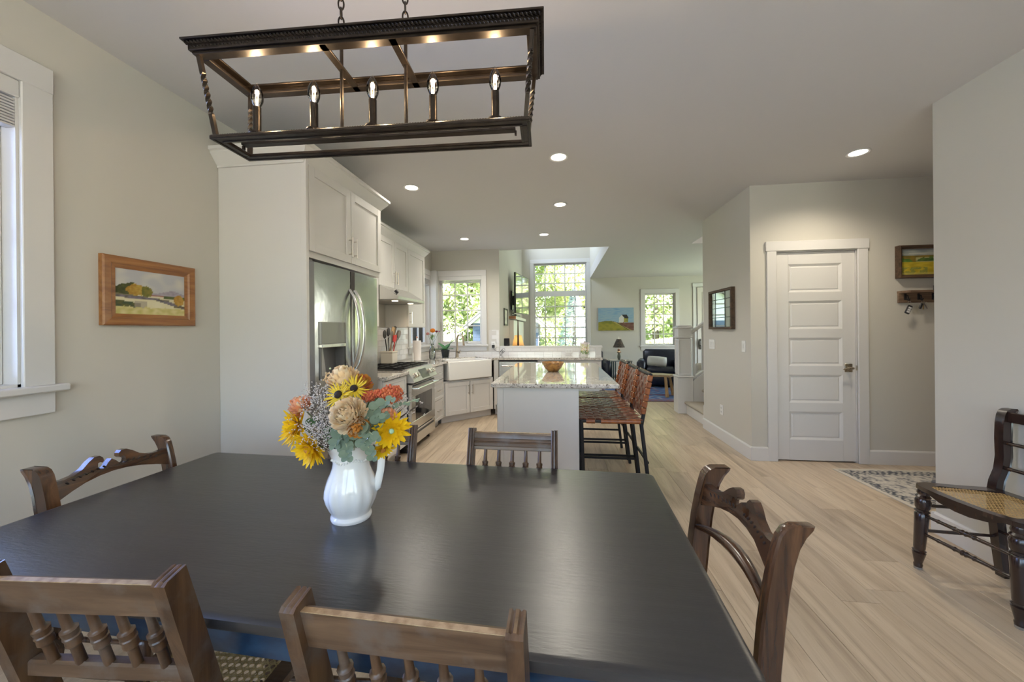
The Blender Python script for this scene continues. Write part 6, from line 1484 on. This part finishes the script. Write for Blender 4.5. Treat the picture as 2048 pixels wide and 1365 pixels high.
k3 = thing('key_charm', 'white charm key ring on the third hook of the key shelf', 'key', (3.18 + .285, YD - .062, 1.545)); b = MB(); keyring(b, (0, 0, 0)); keyring(b, (.002, 0, -.022)); b.build('key_ring', mat('brass_key'), k3)
b = MB()
for c, r_ in (((-.010, 0, -.062), .011), ((.004, 0, -.058), .010), ((.012, 0, -.072), .010), ((-.008, 0, -.080), .009), ((.008, 0, -.088), .007)): b.ball(c, r_, 8, 6, (1, .35, 1.2))
b.build('charm', mat('white_charm', (.78, .78, .76), .5), k3, True)
def hop(u, v): return mixc((.02, .06, .015), (.13, .25, .05), .5 + 1.6 * nz(u, v, 5, 3))
for i, (x, lb) in enumerate(((.255, 'single green photo block on the key shelf, leftmost'), (.335, 'green photo block second from left on the key shelf'), (.385, 'green photo block tucked behind its neighbour on the key shelf'))):
    t = thing('photo_block', lb, 'ornament', (3.18 + x, YD - .075 + .012 * i, 1.6455)); MB().box((0, .001, 0), (.044, .02, .044), .002).build('block', BLACKP, t); painted('photo', .044, .044, 14, 14, hop, PRINT, t)
# reflective picture, switches and outlet on the jog wall
gp = thing('glazed_picture', 'dark-framed glazed picture mirroring the garden window', 'picture', (XJ - .001, 4.925, 1.30), -PI / 2)
for a_, c_ in (((0, 0), (.62, .026)), ((0, .434), (.62, .46)), ((0, .026), (.026, .434)), ((.594, .026), (.62, .434))): MB().box((a_[0], -.042, a_[1]), (c_[0], 0, c_[1]), .002).build('frame', DFR, gp)
MB().box((.024, -.014, .024), (.596, -.004, .436)).build('print', mat('dark_print', (.03, .045, .04), .6), gp); MB().box((.024, -.020, .024), (.596, -.018, .436)).build('glazing', mat('mirror_glazing', (.66, .72, .68), .02, 1.0), gp)
for x in (.16, .42): MB().box((x - .003, -.024, .026), (x + .003, -.020, .434)).build('lead_line', BLACK, gp)
for z in (.135, .245, .345): MB().box((.026, -.024, z - .003), (.594, -.020, z + .003)).build('lead_line', BLACK, gp)
plate('light_switch', 'white triple rocker switch under the glazed picture', (XJ - .0005, 4.925, 1.112), -PI / 2, .165, .118, 's3')
plate('light_switch', 'white single dimmer switch near the wall corner', (XJ - .0005, 4.12, 1.122), -PI / 2, .075, .118, 's1')
plate('wall_outlet', 'white outlet low on the wall under the triple switch', (XJ - .0005, 4.66, .355), -PI / 2, .075, .118, 'o1')

# ================================================================ outside
gr = sbox('ground', (-60, -40, -.62), (60, 90, -.5), mat('lawn', (.09, .13, .05), .9, var=((.14, .18, .07), (1, 1, 1), 6, .4, .6)))
BOUNCE = mat('bounce_grey', (.36, .35, .35), .9)
sbox('bounce_ground_rear', (-9, -12, -.5), (9, -2.0, -.3), BOUNCE); sbox('bounce_ground_side', (-7.5, -2.0, -.5), (-2.45, 6.0, -.45), BOUNCE)  # grey slabs added to neutralise the lawn's green bounce light
sbox('added_sun_shade', (XE + .17, 6.6, 2.32), (XE + 2.3, 10.4, 2.45), WHITE)  # unseen slab added to keep direct sun off the side opening
LM = [leafmat('leaf_bright', (.32, .42, .18), (.68, .72, .42), .5), leafmat('leaf_lime', (.44, .50, .22), (.76, .77, .50), .5), leafmat('leaf_deep', (.22, .32, .15), (.48, .54, .32), .45)]
BARK = mat('bark', (.13, .10, .075), .9)
def crown_mesh(seed, R, Hc, n_, sz, m):
    rnd = random.Random(seed); b = MB(); blobs = []
    for i in range(26):
        u = rnd.uniform(-1, 1); a = rnd.uniform(0, 2 * PI); rr = math.sqrt(1 - u * u * .8) * rnd.uniform(.35, .9); blobs.append((Vector((rr * math.cos(a) * R, rr * math.sin(a) * R, Hc * (u * .5 + .5))), rnd.uniform(.22, .40) * R))
    vs = []; fs = []
    for i in range(n_):
        c, r_ = blobs[i % len(blobs)]; d = Vector((rnd.gauss(0, 1), rnd.gauss(0, 1), rnd.gauss(0, 1))).normalized(); p = c + d * r_ * rnd.uniform(.75, 1.05)
        nrm = (d + Vector((rnd.gauss(0, .7), rnd.gauss(0, .7), rnd.gauss(.2, .7)))).normalized(); x = nrm.orthogonal().normalized(); x = Matrix.Rotation(rnd.uniform(0, 6.28), 3, nrm) @ x; y = nrm.cross(x); s_ = sz * rnd.uniform(.6, 1.3); k_ = len(vs)
        vs += [p - x * s_, p + y * s_ * .55, p + x * s_, p - y * s_ * .55]; fs.append((k_, k_ + 1, k_ + 2, k_ + 3))
    me = bpy.data.meshes.new('crown'); me.from_pydata([tuple(v) for v in vs], [], fs); me.materials.append(m); return me
CR = [crown_mesh(1, 3.2, 8.0, 15000, .115, LM[0]), crown_mesh(2, 3.0, 7.0, 15000, .11, LM[1]), crown_mesh(3, 3.4, 8.5, 13000, .12, LM[2])]
TR = MB().tube([(0, 0, -.5), (.05, 0, 1.5), (-.05, .1, 4), (.1, 0, 7)], [.22, .17, .12, .05], 8).mesh('trunk', BARK, True)
TL = ['tall bright tree filling the left half of the big window', 'lime green tree behind the spruce in the big window', 'deep green tree far back at the right of the big window', 'bright tree filling the small far window', 'lime tree at the right edge of the small far window',
      'bright tree at the left of the kitchen window', 'lime tree in the middle of the kitchen window', 'deep green tree topping the kitchen window', 'bright tree beyond the kitchen side window', 'deep green tree beyond the kitchen side window, farther left',
      'lime tree glimpsed beyond the dining window', 'deep green tree far beyond the small far window', 'bright tree low behind the garden shed']
for k_, (x, y, v, s_, z) in enumerate(((-1.9, 20, 0, 1.0, -.2), (1.6, 22, 1, 1.1, -.4), (3.4, 27, 2, 1.25, 0), (5.2, 21, 0, 1.0, -.6), (8.0, 23, 1, 1.05, -.5), (-6.4, 17, 0, .95, -.6), (-4.6, 20, 1, 1.0, -.8), (-6.2, 25, 2, 1.3, .6), (-10.2, 17, 0, 1.1, -.5), (-12, 22, 2, 1.2, -.5), (-26, 16, 1, 1.0, -.8), (6.4, 29, 2, 1.3, 0), (-2.6, 24, 0, 1.1, -1.2))):
    t = thing('tree', TL[k_], 'tree', (x, y, 0), k_ * 1.1, 'trees in the garden'); o = put('crown', CR[v], t, (0, 0, z)); o.scale = (s_, s_, s_); put('trunk', TR, t)
def bush(label, x, y, s_, v):
    t = thing('shrub', label, 'shrub', (x, y, -.5), x, 'low shrubs along the garden edge'); o = put('foliage', CR[v], t, (0, 0, -.3)); o.scale = (s_, s_, s_ * .45)
for k_, (x, y, s_, v, lb) in enumerate(((-3.6, 15.5, .45, 1, 'low lime shrub under the kitchen window trees'), (-5.4, 14.5, .5, 0, 'low bright shrub at the left under the kitchen window trees'), (-.9, 16.5, .5, 0, 'low bright shrub at the lower left of the big window'), (2.2, 17.5, .5, 2, 'low dark shrub at the lower right of the big window'), (4.2, 16.5, .5, 1, 'low lime shrub under the small far window'), (5.6, 17.5, .5, 0, 'low bright shrub right under the small far window'))): bush(lb, x, y, s_, v)
# blue spruce
sp_ = thing('blue_spruce', 'pale blue-grey spruce centred in the big window', 'tree', (.62, 15.6, -.5)); rnd = random.Random(5); vs = []; fs = []
for i in range(9000):
    u = rnd.random() ** .8; h_ = .15 + 3.4 * (1 - u); R = 1.35 * (h_ * -1 + 3.6) / 3.4; tier = .12 * math.sin(h_ * 22); a = rnd.uniform(0, 2 * PI); rr = max(.02, R * (.8 + tier) * math.sqrt(rnd.uniform(.25, 1))); p = Vector((rr * math.cos(a), rr * math.sin(a), h_ - .25 * rr)); o_ = Vector((math.cos(a), math.sin(a), rnd.uniform(-.3, .3))); L_ = rnd.uniform(.06, .13); sd_ = Vector((-math.sin(a), math.cos(a), rnd.uniform(-.5, .5))) * .022; k_ = len(vs)
    vs += [p - sd_, p + o_ * L_, p + sd_, p - o_ * L_ * .4]; fs.append((k_, k_ + 1, k_ + 2, k_ + 3))
me = bpy.data.meshes.new('needles'); me.from_pydata([tuple(v) for v in vs], [], fs); me.materials.append(leafmat('spruce_needle', (.40, .50, .50), (.66, .74, .74), .3)); put('needles', me, sp_); MB().tube([(0, 0, 0), (0, 0, 3.4)], [.12, .02], 8).build('trunk', BARK, sp_)
# garden shed
sh = thing('garden_shed', 'slate blue garden shed with white gable trim outside the kitchen window', 'shed', (-2.10, 14.6, -.5)); SHP = mat('slate_blue_siding', (.075, .10, .17), .7)
MB().box((-1.28, .02, 0), (1.28, 2.2, 2.1)).build('core', SHP, sh)
for q in range(15): b = MB(); b.box((-1.30, .0, .14 * q), (1.30, .024, .14 * q + .134), .004); b.build('siding_board', SHP, sh)
MB().prism([(-1.3, 2.1), (1.3, 2.1), (0, 3.2)], .01, 2.2, 'xz').build('gable', WHITE, sh)
for s in (-1, 1):
    b = MB(); b.bar((s * 1.62, -.16, 1.92), (0, -.16, 3.28), .03, .16, .004, (0, 0, 1)); b.build('gable_trim', WHITE, sh); MB().add([(s * 1.65, -.2, 1.96), (0, -.2, 3.34), (0, 2.4, 3.34), (s * 1.65, 2.4, 1.96), (s * 1.65, -.2, 1.90), (0, -.2, 3.28), (0, 2.4, 3.28), (s * 1.65, 2.4, 1.90)], [(0, 1, 2, 3), (4, 5, 6, 7), (0, 1, 5, 4), (1, 2, 6, 5), (2, 3, 7, 6), (3, 0, 4, 7)]).build('roof', mat('shed_shingle', (.12, .115, .11), .9), sh)
